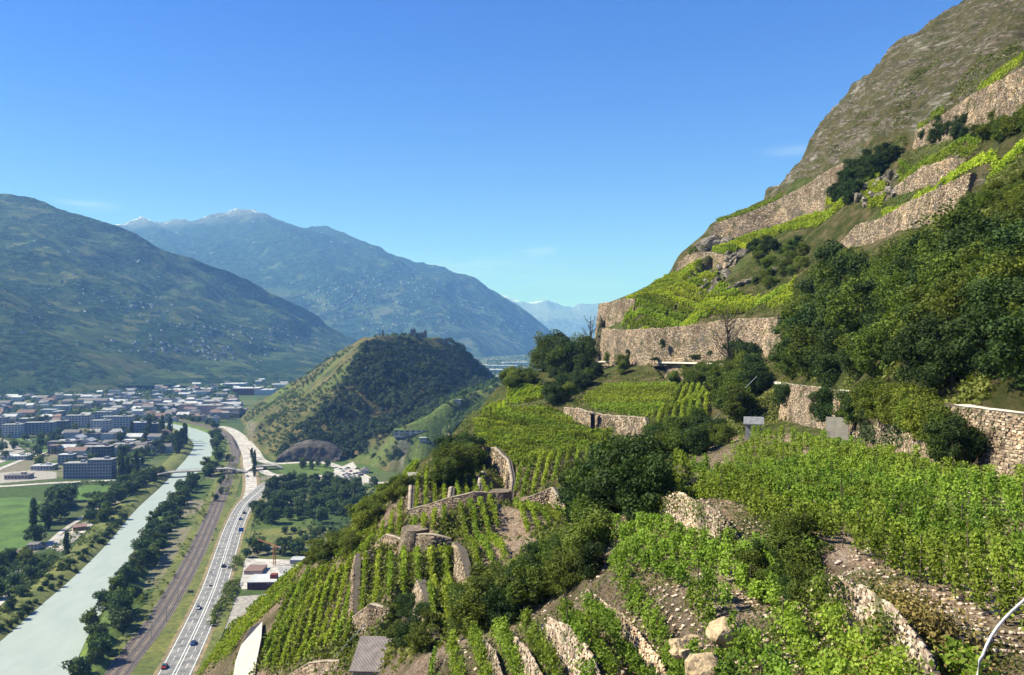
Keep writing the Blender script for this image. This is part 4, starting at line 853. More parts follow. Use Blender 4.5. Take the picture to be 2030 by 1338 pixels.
trees_area('bank', [(500, 1030), (540, 965), (590, 955), (720, 962), (800, 975), (730, 1030), (620, 1045), (540, 1040)], 70, (9, 14), 'rounded tree of the wood between the highway and the terraced slope', 'wood between highway and terraces', mind=7)
trees_area(BM, [(470, 1100), (490, 1085), (600, 1088), (600, 1100), (480, 1106)], 14, (6, 9), 'small tree in the row behind the building site', 'trees behind the building site', mind=4)
trees_area(BM, [(530, 1075), (540, 1055), (700, 1050), (680, 1078)], 14, (4, 6), 'orchard tree on the olive meadow beyond the building site', 'orchard trees', mind=5)
trees_area(BM, [(735, 905), (800, 895), (860, 905), (830, 925), (745, 925)], 20, (9, 13), 'tree around the villas at the right foot of the castle hill', 'trees by the villas', mind=6)
trees_area(BM, [(590, 935), (595, 922), (650, 920), (650, 930)], 6, (7, 11), 'tree on the green island inside the road loop', 'trees on the road loop island', mind=6)
trees_line('poplar', [(507, 945), (503, 920), (500, 905)], 7, 2, (10, 14), 'narrow dark tree between the two road branches', 'narrow trees between the road branches', 'poplar_tree')
trees_line(BM, [(455, 905), (448, 925), (440, 960), (425, 1000)], 8, 4, (5, 8), 'small tree on the verge beside the railway curve', 'verge trees by the railway')
trees_area(BM, [(0, 840), (330, 810), (330, 900), (120, 930), (0, 925)], 90, (9, 15), 'street tree among the apartment blocks of the town', 'street trees in the town', 'street_tree', mind=14)
trees_line('poplar', [(242, 872), (262, 874), (330, 862), (322, 868)], 4, 3, (25, 30), 'very tall dark poplar in front of the white apartment blocks', 'poplars before the white blocks', 'poplar_tree')

# --- castle hill wood and scrub (a mass that cannot be counted)
def wood_object(name, pos, hs, mat, leaf, per, label, cat, wide=0.42):
    Vs = []; Cs = []; Os = []
    for (x, y, z), h in zip(pos, hs):
        d = rng.normal(size=(per, 3)); d /= np.linalg.norm(d, axis=1, keepdims=True); d[:, 2] = np.abs(d[:, 2]) * 1.0 - 0.15 * rng.random(per)
        r = h * wide * rng.uniform(0.75, 1.1, per)
        Cs.append(np.array([x, y, z + h * 0.45]) + d * r[:, None] * np.array([1, 1, 1.25])); Os.append(d)
    C = np.concatenate(Cs); O = np.concatenate(Os); V, Q = kites(C, leaf, O, 0.7)
    o = link(name, qmesh(name, V, Q), M[mat]); tag(o, label, cat, kind='stuff'); return o
def scatter(T, poly, n):
    xs = [p[0] for p in poly]; ys = [p[1] for p in poly]
    x = rng.uniform(min(xs), max(xs), n * 4); y = rng.uniform(min(ys), max(ys), n * 4); k = inpoly(x, y, poly); x, y = x[k][:n], y[k][:n]
    return np.stack([x, y, T.z(x, y)], 1)
ps = scatter(CT, shadepoly, 2300); rc = [P(826, 662, 1370), P(872, 664, 1400), P(759, 668, 1300)]
ps = ps[np.min([np.hypot(ps[:, 0] - q.x, (ps[:, 1] - q.y) * .6) for q in rc], 0) > 24]
wood_object('hill_wood', ps, rng.uniform(9, 15, len(ps)), 'leaf_hill', 2.3, 70, 'dense dark wood covering the shaded right side of the castle hill', 'wood')
allp = [(-480, 960), (-480, 1500), (-120, 1600), (60, 1300), (120, 700), (-60, 700), (-330, 950)]
ps = scatter(CT, allp, 5200); zv = CT.z(ps[:, 0], ps[:, 1])
g = fbm(ps[:, 0] / 50, ps[:, 1] / 50, 4, 31); k = (g > -0.04) & (zv > 1) & ~inpoly(ps[:, 0], ps[:, 1], shadepoly) & ~inpoly(ps[:, 0], ps[:, 1], cropoly); ps = ps[k]
wood_object('hill_scrub', ps, rng.uniform(3.0, 7.5, len(ps)), 'leaf_far', 1.7, 40, 'scattered scrub and bushes on the dry side of the castle hill and the saddle', 'scrub')
ps = scatter(CT, [(-190, 790), (0, 770), (70, 1060), (-20, 1130), (-110, 1060), (-160, 950)], 1500); g = fbm(ps[:, 0] / 34, ps[:, 1] / 34, 3, 19) + (ps[:, 0] + 70) / 260; ps = ps[g > .03]
wood_object('saddle_growth', ps, rng.uniform(5, 10, len(ps)), 'leaf_far', 1.5, 50, 'trees and hedges scattered over the green saddle beside the villas', 'trees')
rp2 = [(p.x, p.y) for p in (P(860, 900, 780), P(900, 860, 800), P(960, 800, 850), P(1060, 770, 900), P(1100, 800, 800), P(1000, 860, 700))]
ps = scatter(CT, rp2, 900); wood_object('saddle_wood', ps, rng.uniform(8, 13, len(ps)), 'leaf_far', 1.9, 60, 'dark trees on the saddle right of the castle hill meadow', 'wood')
# far woods along the valley edge and between town houses
pp = [(G(u, v).x, G(u, v).y, 0) for u, v in [(rnd.uniform(-40, 640), 0) for _ in range(0)]]
far = []
for _ in range(2600):
    u = rnd.uniform(-60, 620); v = rnd.uniform(757, 835) if rnd.random() < .6 else rnd.uniform(757, 790)
    lo = 787 - max(0, u) * 0.075
    if v < lo - 8 or (u > 470 and v > 778) or (u > 395 and v > 815): continue
    p = G(u, v); far.append((p.x, p.y, 0))
wood_object('town_greenery', far, rng.uniform(6, 13, len(far)), 'leaf_far', 3.2, 28, 'tree cover between the houses of the far town', 'trees')
far = []
for _ in range(900):
    u = rnd.uniform(930, 1090); v = rnd.uniform(706, 765); p = G(u, v); far.append((p.x, p.y, 0))
wood_object('valley_greenery', far, rng.uniform(8, 15, len(far)), 'leaf_far', 5.0, 24, 'tree cover of the valley floor in the gap right of the castle hill', 'trees')

# ------------------------------------------------------------------ vines
TRK = []
def ordw(k):
    return '%d%s' % (k, 'th' if 10 < k % 100 < 14 else {1: 'st', 2: 'nd', 3: 'rd'}.get(k % 10, 'th'))
def vine_rows(key, poly, dirpts, spacing, H, leaf, dens, mat, label, group, wid=0.22, posts=False, pstep=1.1, lift=0.25, maxr=99, name='vine_row', stakes=True):
    W2 = [(p.x, p.y) for p in poly]; a, b = dirpts; d = Vector((b.x - a.x, b.y - a.y, 0)).normalized(); nr = Vector((-d.y, d.x, 0))
    off = [p[0] * nr.x + p[1] * nr.y for p in W2]; al = [p[0] * d.x + p[1] * d.y for p in W2]
    o = min(off) + spacing * 0.5; cnt = 0; base = PLOTN[key]; side = ('left' if nr.x > 0 else 'right') if abs(nr.x) > abs(nr.y) * .4 else ('near' if nr.y > 0 else 'far')
    while o < max(off) and cnt < maxr:
        s = np.arange(min(al), max(al), 0.4); x = nr.x * o + d.x * s; y = nr.y * o + d.y * s; k = inpoly(x, y, W2)
        runs = []; st = None
        for i, q in enumerate(k):
            if q and st is None: st = i
            if (not q or i == len(k) - 1) and st is not None: runs.append((s[st], s[i])); st = None
        for (s0, s1) in runs:
            L = s1 - s0
            if L < 2.0: continue
            n = int(L * dens); ss = rng.uniform(s0, s1, n); pl = np.round(ss / pstep); hf = (0.66 + 0.62 * _h(pl, pl * 0 + cnt * 5 + 7 * len(key), 5)) if posts else 0.80 + 0.40 * _h(pl, pl * 0 + cnt + 7 * len(key), 5)
            gap = _h(pl, pl * 0 + cnt * 3 + 1, 9) > 0.015; ss = pl * pstep + rng.normal(0, pstep * (0.20 if posts else 0.27), n)
            ss, hf = ss[gap], hf[gap]; n = len(ss)
            hh = lift + (H * hf - lift) * rng.beta(1.5, 1.25, n); lat = rng.normal(0, wid, n) * (1.15 - 0.55 * hh / H) + 0.18 * (vnoise(ss * 0.4, ss * 0 + o, 3) - .5)
            px = nr.x * (o + lat) + d.x * ss; py = nr.y * (o + lat) + d.y * ss
            C = np.stack([px, py, HT.z(px, py) + hh], 1); O = np.stack([nr.x * np.sign(lat) * 0.6, nr.y * np.sign(lat) * 0.6, np.full(n, 0.7)], 1)
            V, Q = kites(C, leaf, O, 0.4, 0.75); me = qmesh('foliage', V, Q); me.materials.append(M[mat])
            label = '%s vine row from the %s in %s' % (ordw(cnt + 1), side, base)
            cx, cy = nr.x * o + d.x * (s0 + s1) / 2, nr.y * o + d.y * (s0 + s1) / 2
            if posts:
                root = empty(name); fo = link('foliage', me, None, root); tag(root, label, 'vine row', group)
                q = math.ceil(s0 / pstep)
                while q * pstep < s1:
                    X, Y_ = nr.x * o + d.x * q * pstep, nr.y * o + d.y * q * pstep; Z = float(HT.z(X, Y_))
                    if not TRK: TRK.append(MB().tube([(0, 0, -.1), (.05, -.04, .4), (0, 0, 1.0)], [.035, .028, .015], 4).mesh('vine_trunk')); TRK[0].materials.append(M['bark'])
                    if rnd.random() < .5: link('vine_trunk', TRK[0], None, root, (X, Y_, Z)).rotation_euler.z = rnd.uniform(0, 6)
                    q += 1
                q = s0 + rnd.uniform(0.2, 2.5)
                while q < s1:
                    X, Y_ = nr.x * o + d.x * q, nr.y * o + d.y * q; Z = float(HT.z(X, Y_)); tl_ = rnd.uniform(-.05, .05)
                    MB().tube([(X, Y_, Z - .2), (X + tl_, Y_, Z + H + rnd.uniform(.05, .35))], [.032, .026], 5).build('post', M['stakewood'], root); q += rnd.uniform(4.4, 5.6)
            else:
                fo = link(name, me); tag(fo, label, 'vine row', group)
                if stakes:
                    pass
            cnt += 1
        o += spacing
    return cnt
VC = {}
PLOTN = {'B5': 'the topmost ledge under the bare cliff', 'B6': 'the skyline ledge on the high tan wall', 'R1': 'the big near vineyard under the path', 'R2': 'the second near terrace under rubble', 'R3': 'the diagonal vine rows left of the boulders', 'R4': 'the bottom rows among pale wall strips', 'R5': 'the rows under the bright rubble wall', 'R6': 'the short rows near the white pipe', 'L1': 'the large lower-left plot above the highway', 'L2': 'the outer slope left of the pale pad', 'T5': 'the striped plot below the round bastion', 'T1': "the highest small terrace plot", 'T2': 'the small plot beside the tall dark bushes', 'T3': 'the narrow plot between the two thin terrace walls', 'T4': 'the red-earth rows right of the slanting wall', 'T6': 'the little plot left of the round bastion', 'T7': 'the plot under the right-hand terrace wall', 'T8': 'the short plot by the dark thicket', 'T9': 'the patch at the foot of the stone steps', 'S1': 'the pale green plot on the far shoulder', 'S2': 'the weedy plot above the dark hut', 'M1': 'the main green plot at the centre', 'M1b': 'the long upright rows below the main green plot', 'M2': 'the plot under the grey wall below the path', 'M3': 'the smooth green plot left of the grey shed', 'M4': 'the small far plot before the dark trees', 'M5': 'the far edge plot behind the main one', 'B1': 'the bright vineyard above the tall curved wall', 'B2': 'the narrow bright strip under the high wall', 'B3': 'the climbing strip toward the right edge', 'B4': 'the upper strip beneath the orange-brown wall'}
def pl(*L): return [P(*p) for p in L]
VC['R1'] = vine_rows('R1', pl((1305, 938, 63), (1400, 985, 53.5), (1560, 1058, 43.5), (1800, 1160, 34), (1905, 1215, 31), (2150, 1330, 26), (2500, 1250, 29), (2100, 990, 50), (1890, 965, 60), (1750, 925, 76), (1640, 895, 92), (1480, 880, 96), (1330, 930, 72)), (P(1305, 938, 63), P(1905, 1215, 31)), 2.2, 1.95, 0.165, 330, 'vine_near',
    'vine row on wooden posts in the big near vineyard below the path at right', 'rows of the big near vineyard', 0.19, True, 1.3)
VC['R2'] = vine_rows('R2', pl((1215, 1050, 58), (1290, 1030, 57), (1440, 1085, 48), (1590, 1185, 41), (1590, 1215, 38.5), (1400, 1200, 40), (1290, 1160, 44.5), (1215, 1115, 50)), (P(1215, 1050, 58), P(1590, 1200, 39)), 2.0, 1.7, 0.165, 340, 'vine_near',
    'vine row on the second near terrace, below the rubble wall with drains', 'rows of the second near terrace', 0.2, True, 1.3)
VC['R3'] = vine_rows('R3', pl((1100, 1195, 47), (1200, 1135, 49.5), (1290, 1175, 44), (1400, 1215, 40), (1450, 1300, 34), (1560, 1420, 27), (1250, 1420, 33)), (P(1170, 1165, 48.5), P(1400, 1400, 32)), 1.6, 1.6, 0.16, 290, 'vine_near',
    'diagonal vine row at bottom centre left of the boulders', 'diagonal rows at bottom centre', 0.2, True)
VC['R4'] = vine_rows('R4', pl((845, 1300, 59), (930, 1270, 57), (1030, 1250, 51), (1095, 1205, 47.5), (1230, 1420, 34), (1000, 1450, 42), (800, 1400, 58)), (P(1010, 1260, 50), P(1080, 1400, 38)), 1.35, 1.55, 0.165, 240, 'vine_near',
    'upright vine row standing between the pale wall strips at the bottom edge', 'upright rows between the wall strips', 0.2, True)
VC['R5'] = vine_rows('R5', pl((1560, 1225, 35), (1640, 1225, 33), (1760, 1320, 27.5), (1800, 1420, 24), (1520, 1420, 27), (1500, 1290, 32)), (P(1560, 1225, 35), P(1720, 1400, 26)), 1.4, 1.5, 0.155, 270, 'vine_near',
    'vine row under the bright rubble wall, right of the boulders', 'rows under the bright rubble wall', 0.25, True)
VC['R6'] = vine_rows('R6', pl((1800, 1240, 27.5), (1900, 1300, 25), (2000, 1450, 21), (1800, 1450, 22)), (P(1800, 1240, 27.5), P(1900, 1450, 22)), 1.4, 1.2, 0.2, 120, 'vine_near', 'short vine row beside the dry brushwood near the white pipe', 'short rows near the white pipe', 0.28, True)
# middle terraces
def mid(key, poly, dirp, label, group, sp=1.35, H=1.35, dens=42, mat='vine_mid', leaf=0.27, wid=0.2):
    VC[key] = vine_rows(key, pl(*poly), (P(*dirp[0]), P(*dirp[1])), sp, H * 1.12, leaf * 1.05, dens * 1.9, mat, label, group, wid)
mid('L1', [(515, 1320, 112), (570, 1200, 132), (610, 1150, 136), (690, 1142, 124), (700, 1200, 108), (695, 1290, 96), (600, 1325, 103), (560, 1338, 106)], [(560, 1320, 108), (640, 1150, 134)], 'vine row of the large lower-left plot above the highway', 'rows of the large lower-left plot', 1.5, 1.5, 40, 'vine_mid', 0.34, 0.26)
mid('L2', [(385, 1338, 142), (440, 1280, 140), (550, 1170, 150), (600, 1130, 150), (560, 1200, 136), (500, 1245, 130), (455, 1310, 125)], [(420, 1320, 138), (560, 1160, 150)], 'scrubby vine row on the outer slope left of the pale pad', 'rows on the outer slope', 1.6, 1.2, 30, 'vine_mid', 0.36, 0.4)
mid('T5', [(715, 1190, 99), (722, 1085, 116), (800, 1095, 109), (895, 1092, 103), (893, 1190, 84), (800, 1182, 95)], [(760, 1188, 97), (765, 1088, 113)], 'vine row of the plot striped with reddish earth below the round bastion', 'rows of the striped plot', 1.75, 1.45, 42, wid=0.22)
mid('T1', [(822, 1000, 127), (825, 945, 142), (885, 935, 146), (890, 985, 127), (850, 998, 127)], [(850, 998, 127), (852, 940, 143)], 'vine row in the highest small plot at the left corner of the middle terraces', 'rows of the highest left plot', 1.5)
mid('T2', [(900, 985, 126), (900, 955, 138), (950, 935, 145), (985, 950, 136), (975, 966, 127)], [(920, 980, 126), (915, 950, 140)], 'vine row in the small plot beside the tall dark shrubs', 'rows of the plot beside the dark shrubs', 1.5)
mid('T3', [(815, 1045, 115.5), (818, 1012, 124), (890, 1000, 122), (892, 1040, 112), (850, 1056, 112)], [(850, 1050, 113), (852, 1008, 124)], 'vine row in the narrow plot between the two thin terrace walls', 'rows of the narrow middle plot', 1.5, 1.3)
mid('T4', [(915, 1050, 107), (905, 1010, 119), (975, 985, 121), (990, 1040, 108), (1005, 1125, 93), (945, 1135, 89)], [(925, 1015, 117), (970, 1130, 91)], 'vine row with red earth between, right of the pale slanting wall', 'rows on red earth', 1.5, 1.3)
mid('T6', [(750, 1066, 121), (745, 1040, 134), (795, 1015, 137), (800, 1050, 118)], [(770, 1060, 121), (775, 1030, 134)], 'vine row above the short wall left of the round bastion', 'rows left of the bastion', 1.5)
mid('T7', [(1010, 1005, 124), (1060, 992, 123), (1100, 978, 122), (1125, 1000, 115), (1105, 1045, 108), (1040, 1065, 107)], [(1030, 1000, 124), (1060, 1060, 107)], 'vine row below the right-hand terrace wall, next to the big shrubs', 'rows below the right terrace wall', 1.5, 1.3)
mid('T8', [(835, 1240, 73), (830, 1195, 82), (895, 1192, 82), (893, 1240, 71)], [(850, 1238, 73), (845, 1195, 82)], 'short vine row on the small plot between the slanting wall and the dark trees', 'short rows by the dark trees', 1.5, 1.3)
mid('T9', [(855, 1095, 104), (850, 1070, 107), (895, 1055, 107), (897, 1092, 102)], [(860, 1090, 104), (870, 1062, 107)], 'vine row at the foot of the stone steps', 'rows at the foot of the steps', 1.3, 1.3)
mid('S1', [(735, 1010, 162), (745, 985, 176), (830, 928, 213), (815, 960, 180), (780, 1000, 160)], [(745, 1005, 163), (820, 940, 200)], 'pale green vine row on the far shoulder left of the terraces', 'rows on the far shoulder', 1.5, 1.3, 34, 'vine_bright', 0.36, 0.3)
mid('S2', [(640, 1088, 150), (700, 1060, 146), (740, 1015, 158), (742, 1060, 132), (710, 1085, 128), (690, 1125, 128), (640, 1110, 144)], [(660, 1090, 146), (730, 1030, 154)], 'weedy vine row on the shoulder above the dark hut', 'weedy shoulder rows', 1.6, 1.2, 30, 'vine_mid', 0.36, 0.4)
mid('M1', [(940, 838, 204), (1010, 818, 212), (1085, 814, 212), (1130, 835, 204), (1212, 866, 172), (1120, 895, 155), (1030, 935, 148), (1005, 905, 160), (945, 870, 178)], [(960, 850, 196), (1130, 860, 178)], 'dense vine row of the main green plot at the centre', 'dense rows of the main plot', 1.8, 1.5, 66, 'vine_mid', 0.36, 0.24)
mid('M1b', [(1022, 985, 131), (1022, 945, 146), (1120, 900, 152), (1210, 872, 160), (1208, 905, 138), (1195, 965, 120), (1100, 962, 130), (1050, 982, 130)], [(1100, 965, 129), (1112, 905, 150)], 'long upright vine row on the steep lower part of the main plot', 'upright rows of the main plot', 1.75, 1.5, 46, 'vine_mid', 0.3, 0.2)
mid('M2', [(1155, 795, 223), (1200, 770, 252), (1330, 768, 234), (1345, 790, 210), (1290, 825, 181), (1180, 808, 208)], [(1160, 792, 224), (1300, 800, 202)], 'vine row in the plot under the grey wall below the path', 'rows under the grey wall', 1.9, 1.5, 44, 'vine_mid', 0.36, 0.28)
mid('M3', [(1335, 795, 205), (1345, 770, 230), (1412, 775, 203), (1405, 845, 163), (1330, 862, 158), (1298, 835, 175)], [(1340, 850, 162), (1370, 780, 215)], 'vine row of the smooth green plot left of the small grey shed', 'rows of the smooth plot', 1.7, 1.4, 46, 'vine_mid', 0.36, 0.28)
mid('M4', [(1000, 803, 256), (1010, 770, 285), (1075, 772, 273), (1080, 798, 250), (1030, 812, 240)], [(1010, 800, 256), (1060, 776, 274)], 'yellow-green vine row of the small far plot before the dark trees', 'rows of the small far plot', 1.7, 1.4, 40, 'vine_bright', 0.4, 0.25)
mid('M5', [(945, 830, 212), (985, 790, 262), (1000, 805, 250), (1010, 818, 226), (960, 835, 206)], [(955, 825, 215), (985, 795, 256)], 'vine row on the far edge of the main plot', 'rows on the far edge', 1.6, 1.2, 36, 'vine_bright', 0.36, 0.3)
# bright plot and strips of the upper slope
mid('B1', [(1233, 642, 287), (1255, 600, 312), (1300, 570, 322), (1345, 545, 323), (1420, 545, 293), (1410, 575, 275), (1480, 585, 252), (1570, 572, 228), (1572, 614, 213), (1480, 625, 243), (1380, 636, 254), (1300, 645, 268)], [(1240, 640, 285), (1400, 600, 262)], 'vine row of the bright yellow-green vineyard above the tall curved wall', 'rows of the bright vineyard', 2.1, 1.8, 84, 'vine_bright', 0.5, 0.3)
mid('B2', [(1412, 502, 304), (1500, 476, 293), (1560, 462, 280), (1630, 448, 263), (1755, 415, 218), (1755, 398, 228), (1630, 428, 275), (1560, 445, 294), (1500, 458, 305), (1415, 490, 314)], [(1412, 500, 308), (1750, 412, 224)], 'vine row in the narrow bright strip under the high tan wall', 'rows of the narrow bright strip', 2.0, 2.2, 90, 'vine_bright', 0.5, 0.32)
mid('B3', [(1750, 415, 205), (1860, 355, 168), (1925, 335, 155), (2030, 308, 132), (2035, 290, 138), (1925, 318, 162), (1860, 340, 174), (1752, 398, 212)], [(1760, 408, 202), (1920, 334, 156)], 'vine row where the narrow strip climbs toward the right edge', 'rows of the climbing strip', 2.0, 1.5, 46, 'vine_bright', 0.42, 0.35)
mid('B4', [(1780, 338, 218), (1900, 295, 181), (2030, 238, 149), (2032, 222, 156), (1900, 280, 188), (1785, 322, 226)], [(1780, 335, 218), (1900, 292, 182)], 'vine row in the upper strip beneath the orange-brown wall', 'rows of the upper strip', 2.0, 1.5, 46, 'vine_mid', 0.42, 0.35)
mid('B5', [(1822, 248, 231), (1870, 215, 218), (2030, 122, 168), (2030, 108, 171), (1870, 205, 221.5), (1822, 240, 234)], [(1870, 212, 219), (2030, 120, 168)], '', 'rows of the topmost ledge', 1.6, 1.6, 60, 'vine_mid', 0.45, 0.4)
mid('B6', [(1425, 442, 333), (1480, 422, 326), (1545, 394, 318), (1545, 382, 326), (1480, 412, 334), (1420, 436, 338)], [(1430, 440, 333), (1540, 392, 320)], '', 'rows of the skyline ledge', 2.0, 1.5, 50, 'vine_mid', 0.45, 0.4)
print('VINES', VC, sum(VC.values()))

# ------------------------------------------------------------------ hillside path
PATH = [P(1140, 722, 318), P(1200, 717, 300), P(1300, 718, 266), P(1440, 722, 229), P(1490, 738, 190), P(1515, 752, 168), P(1560, 762, 143), P(1640, 772, 120), P(1700, 780, 100), P(1800, 794, 82), P(1890, 807, 69), P(2030, 827, 60), P(2200, 847, 52), P(2500, 880, 42)]
L = spline(PATH, 2); V = []; n = len(L)
for i, p in enumerate(L):
    d = L[min(i + 1, n - 1)] - L[max(i - 1, 0)]; d.z = 0; d.normalize(); nr = Vector((d.y, -d.x, 0))
    if nr.x > 0: nr = -nr
    far_ = min(1.0, max(0.0, (p.y - 150) / 40)); p = p + nr * 3.0 * far_
    zt = (p.z if far_ > 0 else max(p.z, float(HT.z(p.x, p.y)))) + 0.10
    for sd, dz in ((0.6, -0.3), (0.6, 0.12), (-1.4, 0.12), (-1.5, -0.5)): q = p + nr * sd; V.append((q.x, q.y, zt + dz))
tag(link('footpath', qmesh('footpath', V, [(i * 4 + j, (i + 1) * 4 + j, (i + 1) * 4 + j + 1, i * 4 + j + 1) for i in range(n - 1) for j in range(3)]), plain('path_gravel', (0.52, 0.47, 0.39), (0.42, 0.37, 0.30), 0.5)), kind='structure')

# ------------------------------------------------------------------ trees and shrubs on the hillside
def region(kinds, poly, n, hr, label, group, name, wide=1.0, mind=1.6, up=0.0):
    xs = [p[0] for p in poly]; ys = [p[1] for p in poly]; got = []; tr = 0; c = 0
    while c < n and tr < 6000:
        tr += 1; u, v = rnd.uniform(min(xs), max(xs)), rnd.uniform(min(ys), max(ys))
        if not bool(inpoly(np.array([u]), np.array([v]), poly)[0]): continue
        p = HT.hit(u, v)
        if p is None or any((p - q).length < mind for q in got): continue
        got.append(p); c += 1
        tree(rnd.choice(kinds), (p.x, p.y, p.z - 0.3 + up), rnd.uniform(*hr), label, group, 'tree' if 'tree' in name else 'shrub', wide * rnd.uniform(.85, 1.2), name)
ND, NM, NL = 'near_dark', 'near_mid', 'near_light'
region([NM, ND], [(1548, 752), (1560, 680), (1600, 640), (1625, 700), (1600, 760)], 9, (6, 9), 'bushy tree at the left edge of the gully wood, over the path', 'left edge of the gully wood', 'gully_tree', 1.1, 3.5)
region([NM, NM, ND], [(1590, 640), (1640, 560), (1700, 590), (1720, 700), (1600, 720)], 14, (8, 11), 'tall leafy tree at the left end of the gully, beside the curved wall', 'left trees of the gully', 'gully_tree', 1.0, 4)
region([NM, ND, NL], [(1560, 758), (1560, 690), (1640, 660), (1760, 720), (1750, 768), (1640, 764)], 16, (5, 8), 'olive-green tree just above the path in the gully', 'trees just above the path', 'path_tree', 1.1, 3.2)
region([NM, ND, NM], [(1720, 640), (1760, 570), (1880, 540), (2030, 540), (2100, 640), (2030, 740), (1800, 730)], 38, (5.5, 8.2), 'broad tree of the dense wood filling the slope at right above the path', 'dense wood above the path', 'slope_tree', 1.15, 3.6)
region([ND], [(1860, 690), (2060, 690), (2060, 800), (1900, 785), (1780, 765)], 12, (5, 7.5), 'very dark tree overhanging the path at the right edge', 'dark trees overhanging the path', 'path_tree', 1.15, 2.8)
region([NM, NL], [(1720, 560), (1760, 530), (1860, 500), (1960, 485), (2060, 470), (2060, 540), (1880, 540)], 14, (3.5, 5), 'upper tree of the wood, under the rubble wall and the climbing strip', 'upper trees of the wood', 'slope_tree', 1.1, 3.5)
region([ND, NM], [(1065, 745), (1075, 732), (1120, 728), (1180, 722), (1180, 740), (1110, 752)], 9, (11, 15), 'tall dark tree at the outer corner of the spur before the blue mountain', 'tall dark trees at the spur corner', 'spur_tree', 1.0, 5)
region([ND, NM], [(1080, 800), (1100, 760), (1190, 745), (1200, 760), (1140, 785), (1110, 805)], 18, (4.5, 6.5), 'dark shrub on the slope below the tall spur trees', 'dark shrubs below the spur trees', 'slope_shrub', 1.2, 2.5)
region([NM, NL], [(985, 775), (1010, 755), (1060, 750), (1060, 765), (1010, 775)], 9, (4, 7), 'shrub on the skyline behind the small far plot', 'shrubs behind the small far plot', 'slope_shrub', 1.1, 3)
region([ND, NM, NM], [(1410, 840), (1405, 790), (1440, 750), (1500, 752), (1500, 800), (1470, 845)], 14, (5, 7), 'dark shrub around the small grey shed below the path', 'shrubs around the grey shed', 'slope_shrub', 1.15, 2.6)
region([ND, NM], [(1270, 925), (1290, 880), (1330, 862), (1420, 850), (1440, 880), (1380, 905), (1300, 935)], 22, (3.4, 5.2), 'dark shrub between the smooth green plot and the near vineyard', 'shrubs behind the near vineyard', 'slope_shrub', 1.2, 2.4)
region([ND, NM], [(1140, 1040), (1150, 1000), (1215, 975), (1275, 975), (1290, 1010), (1270, 1045), (1200, 1050)], 22, (4.2, 6.4), 'dark green tree of the clump left of the near vineyard', 'clump left of the near vineyard', 'clump_tree', 1.05, 2.4)
region([NM, ND, NM], [(912, 1250), (915, 1215), (980, 1190), (1040, 1145), (1110, 1100), (1170, 1095), (1180, 1140), (1100, 1195), (1010, 1238), (930, 1268)], 50, (2.4, 4.0), 'rounded shrub of the big thicket between the terraces and the near rows', 'big thicket below the terraces', 'thicket_shrub', 1.25, 1.9)
region([ND, NM], [(862, 965), (875, 925), (925, 900), (942, 915), (935, 945), (890, 968)], 14, (4.5, 7), 'dark bush left of the curling wall', 'dark bushes left of the curling wall', 'slope_shrub', 1.15, 3)
region([NM, ND], [(760, 1290), (760, 1230), (820, 1210), (860, 1260), (840, 1300)], 12, (1.8, 2.8), 'dark shrub behind the grey-roofed hut', 'shrubs behind the hut', 'slope_shrub', 1.25, 2)
region([NM, NL], [(590, 1125), (640, 1090), (700, 1080), (700, 1110), (640, 1135)], 10, (2.5, 4), 'olive shrub along the upper edge of the large lower-left plot', 'shrubs above the lower-left plot', 'slope_shrub', 1.3, 2)
region([NM, NL], [(720, 1060), (700, 1030), (745, 990), (800, 960), (815, 985), (760, 1030)], 12, (2.5, 4.5), 'bush on the shoulder left of the small terraces', 'bushes on the left shoulder', 'slope_shrub', 1.3, 2.5)
region([ND, NM], [(1205, 722), (1245, 728), (1250, 745), (1205, 740)], 4, (4, 5), 'dark bush hanging at the left foot of the tall curved wall', 'bushes at the foot of the curved wall', 'slope_shrub', 1.1, 2)
region([ND], [(1440, 730), (1470, 720), (1505, 735), (1490, 755), (1445, 755)], 5, (6, 8), 'dense dark tree beside the bare dead tree', 'trees beside the dead tree', 'path_tree', 1.1, 2.5)
region([NM, ND], [(1480, 1180), (1500, 1120), (1560, 1100), (1605, 1140), (1600, 1195), (1520, 1205)], 9, (1.6, 2.5), 'leafy bush on the near terrace between the two rubble walls', 'bushes between the near rubble walls', 'slope_shrub', 1.2, 1.2)
region([NL, NM], [(1305, 760), (1360, 745), (1440, 745), (1400, 765), (1340, 768)], 9, (3.5, 5), 'pale green shrub in front of the grey wall below the path', 'shrubs before the grey wall', 'slope_shrub', 1.3, 2.5)
region([NL, NM], [(1480, 560), (1560, 510), (1620, 500), (1600, 550), (1520, 575)], 12, (3, 5), 'light green bush on the rocky slope right of the bright vineyard', 'bushes on the rocky slope', 'slope_shrub', 1.3, 3)
region([NM, ND], [(1475, 545), (1490, 490), (1560, 470), (1600, 480), (1520, 530)], 10, (3, 4.5), 'olive bush under the narrow bright strip', 'bushes under the narrow strip', 'slope_shrub', 1.3, 2.5)
region([ND], [(1655, 425), (1650, 370), (1700, 330), (1760, 300), (1775, 320), (1720, 370), (1690, 415)], 26, (4, 6), 'very dark evergreen bush in the hollow beside the high tan wall', 'evergreen bushes beside the high wall', 'evergreen_shrub', 1.3, 2.2)
region([ND], [(1820, 290), (1830, 265), (1930, 245), (1930, 272), (1860, 290)], 14, (3, 4.5), 'dark bush at the foot of the orange-brown wall', 'dark bushes under the orange wall', 'evergreen_shrub', 1.2, 2)
region([NM, NL], [(1930, 275), (1960, 240), (2040, 215), (2050, 260), (1960, 290)], 12, (2.5, 4), 'green bush at the right end of the upper strip', 'bushes ending the upper strip', 'slope_shrub', 1.3, 2)
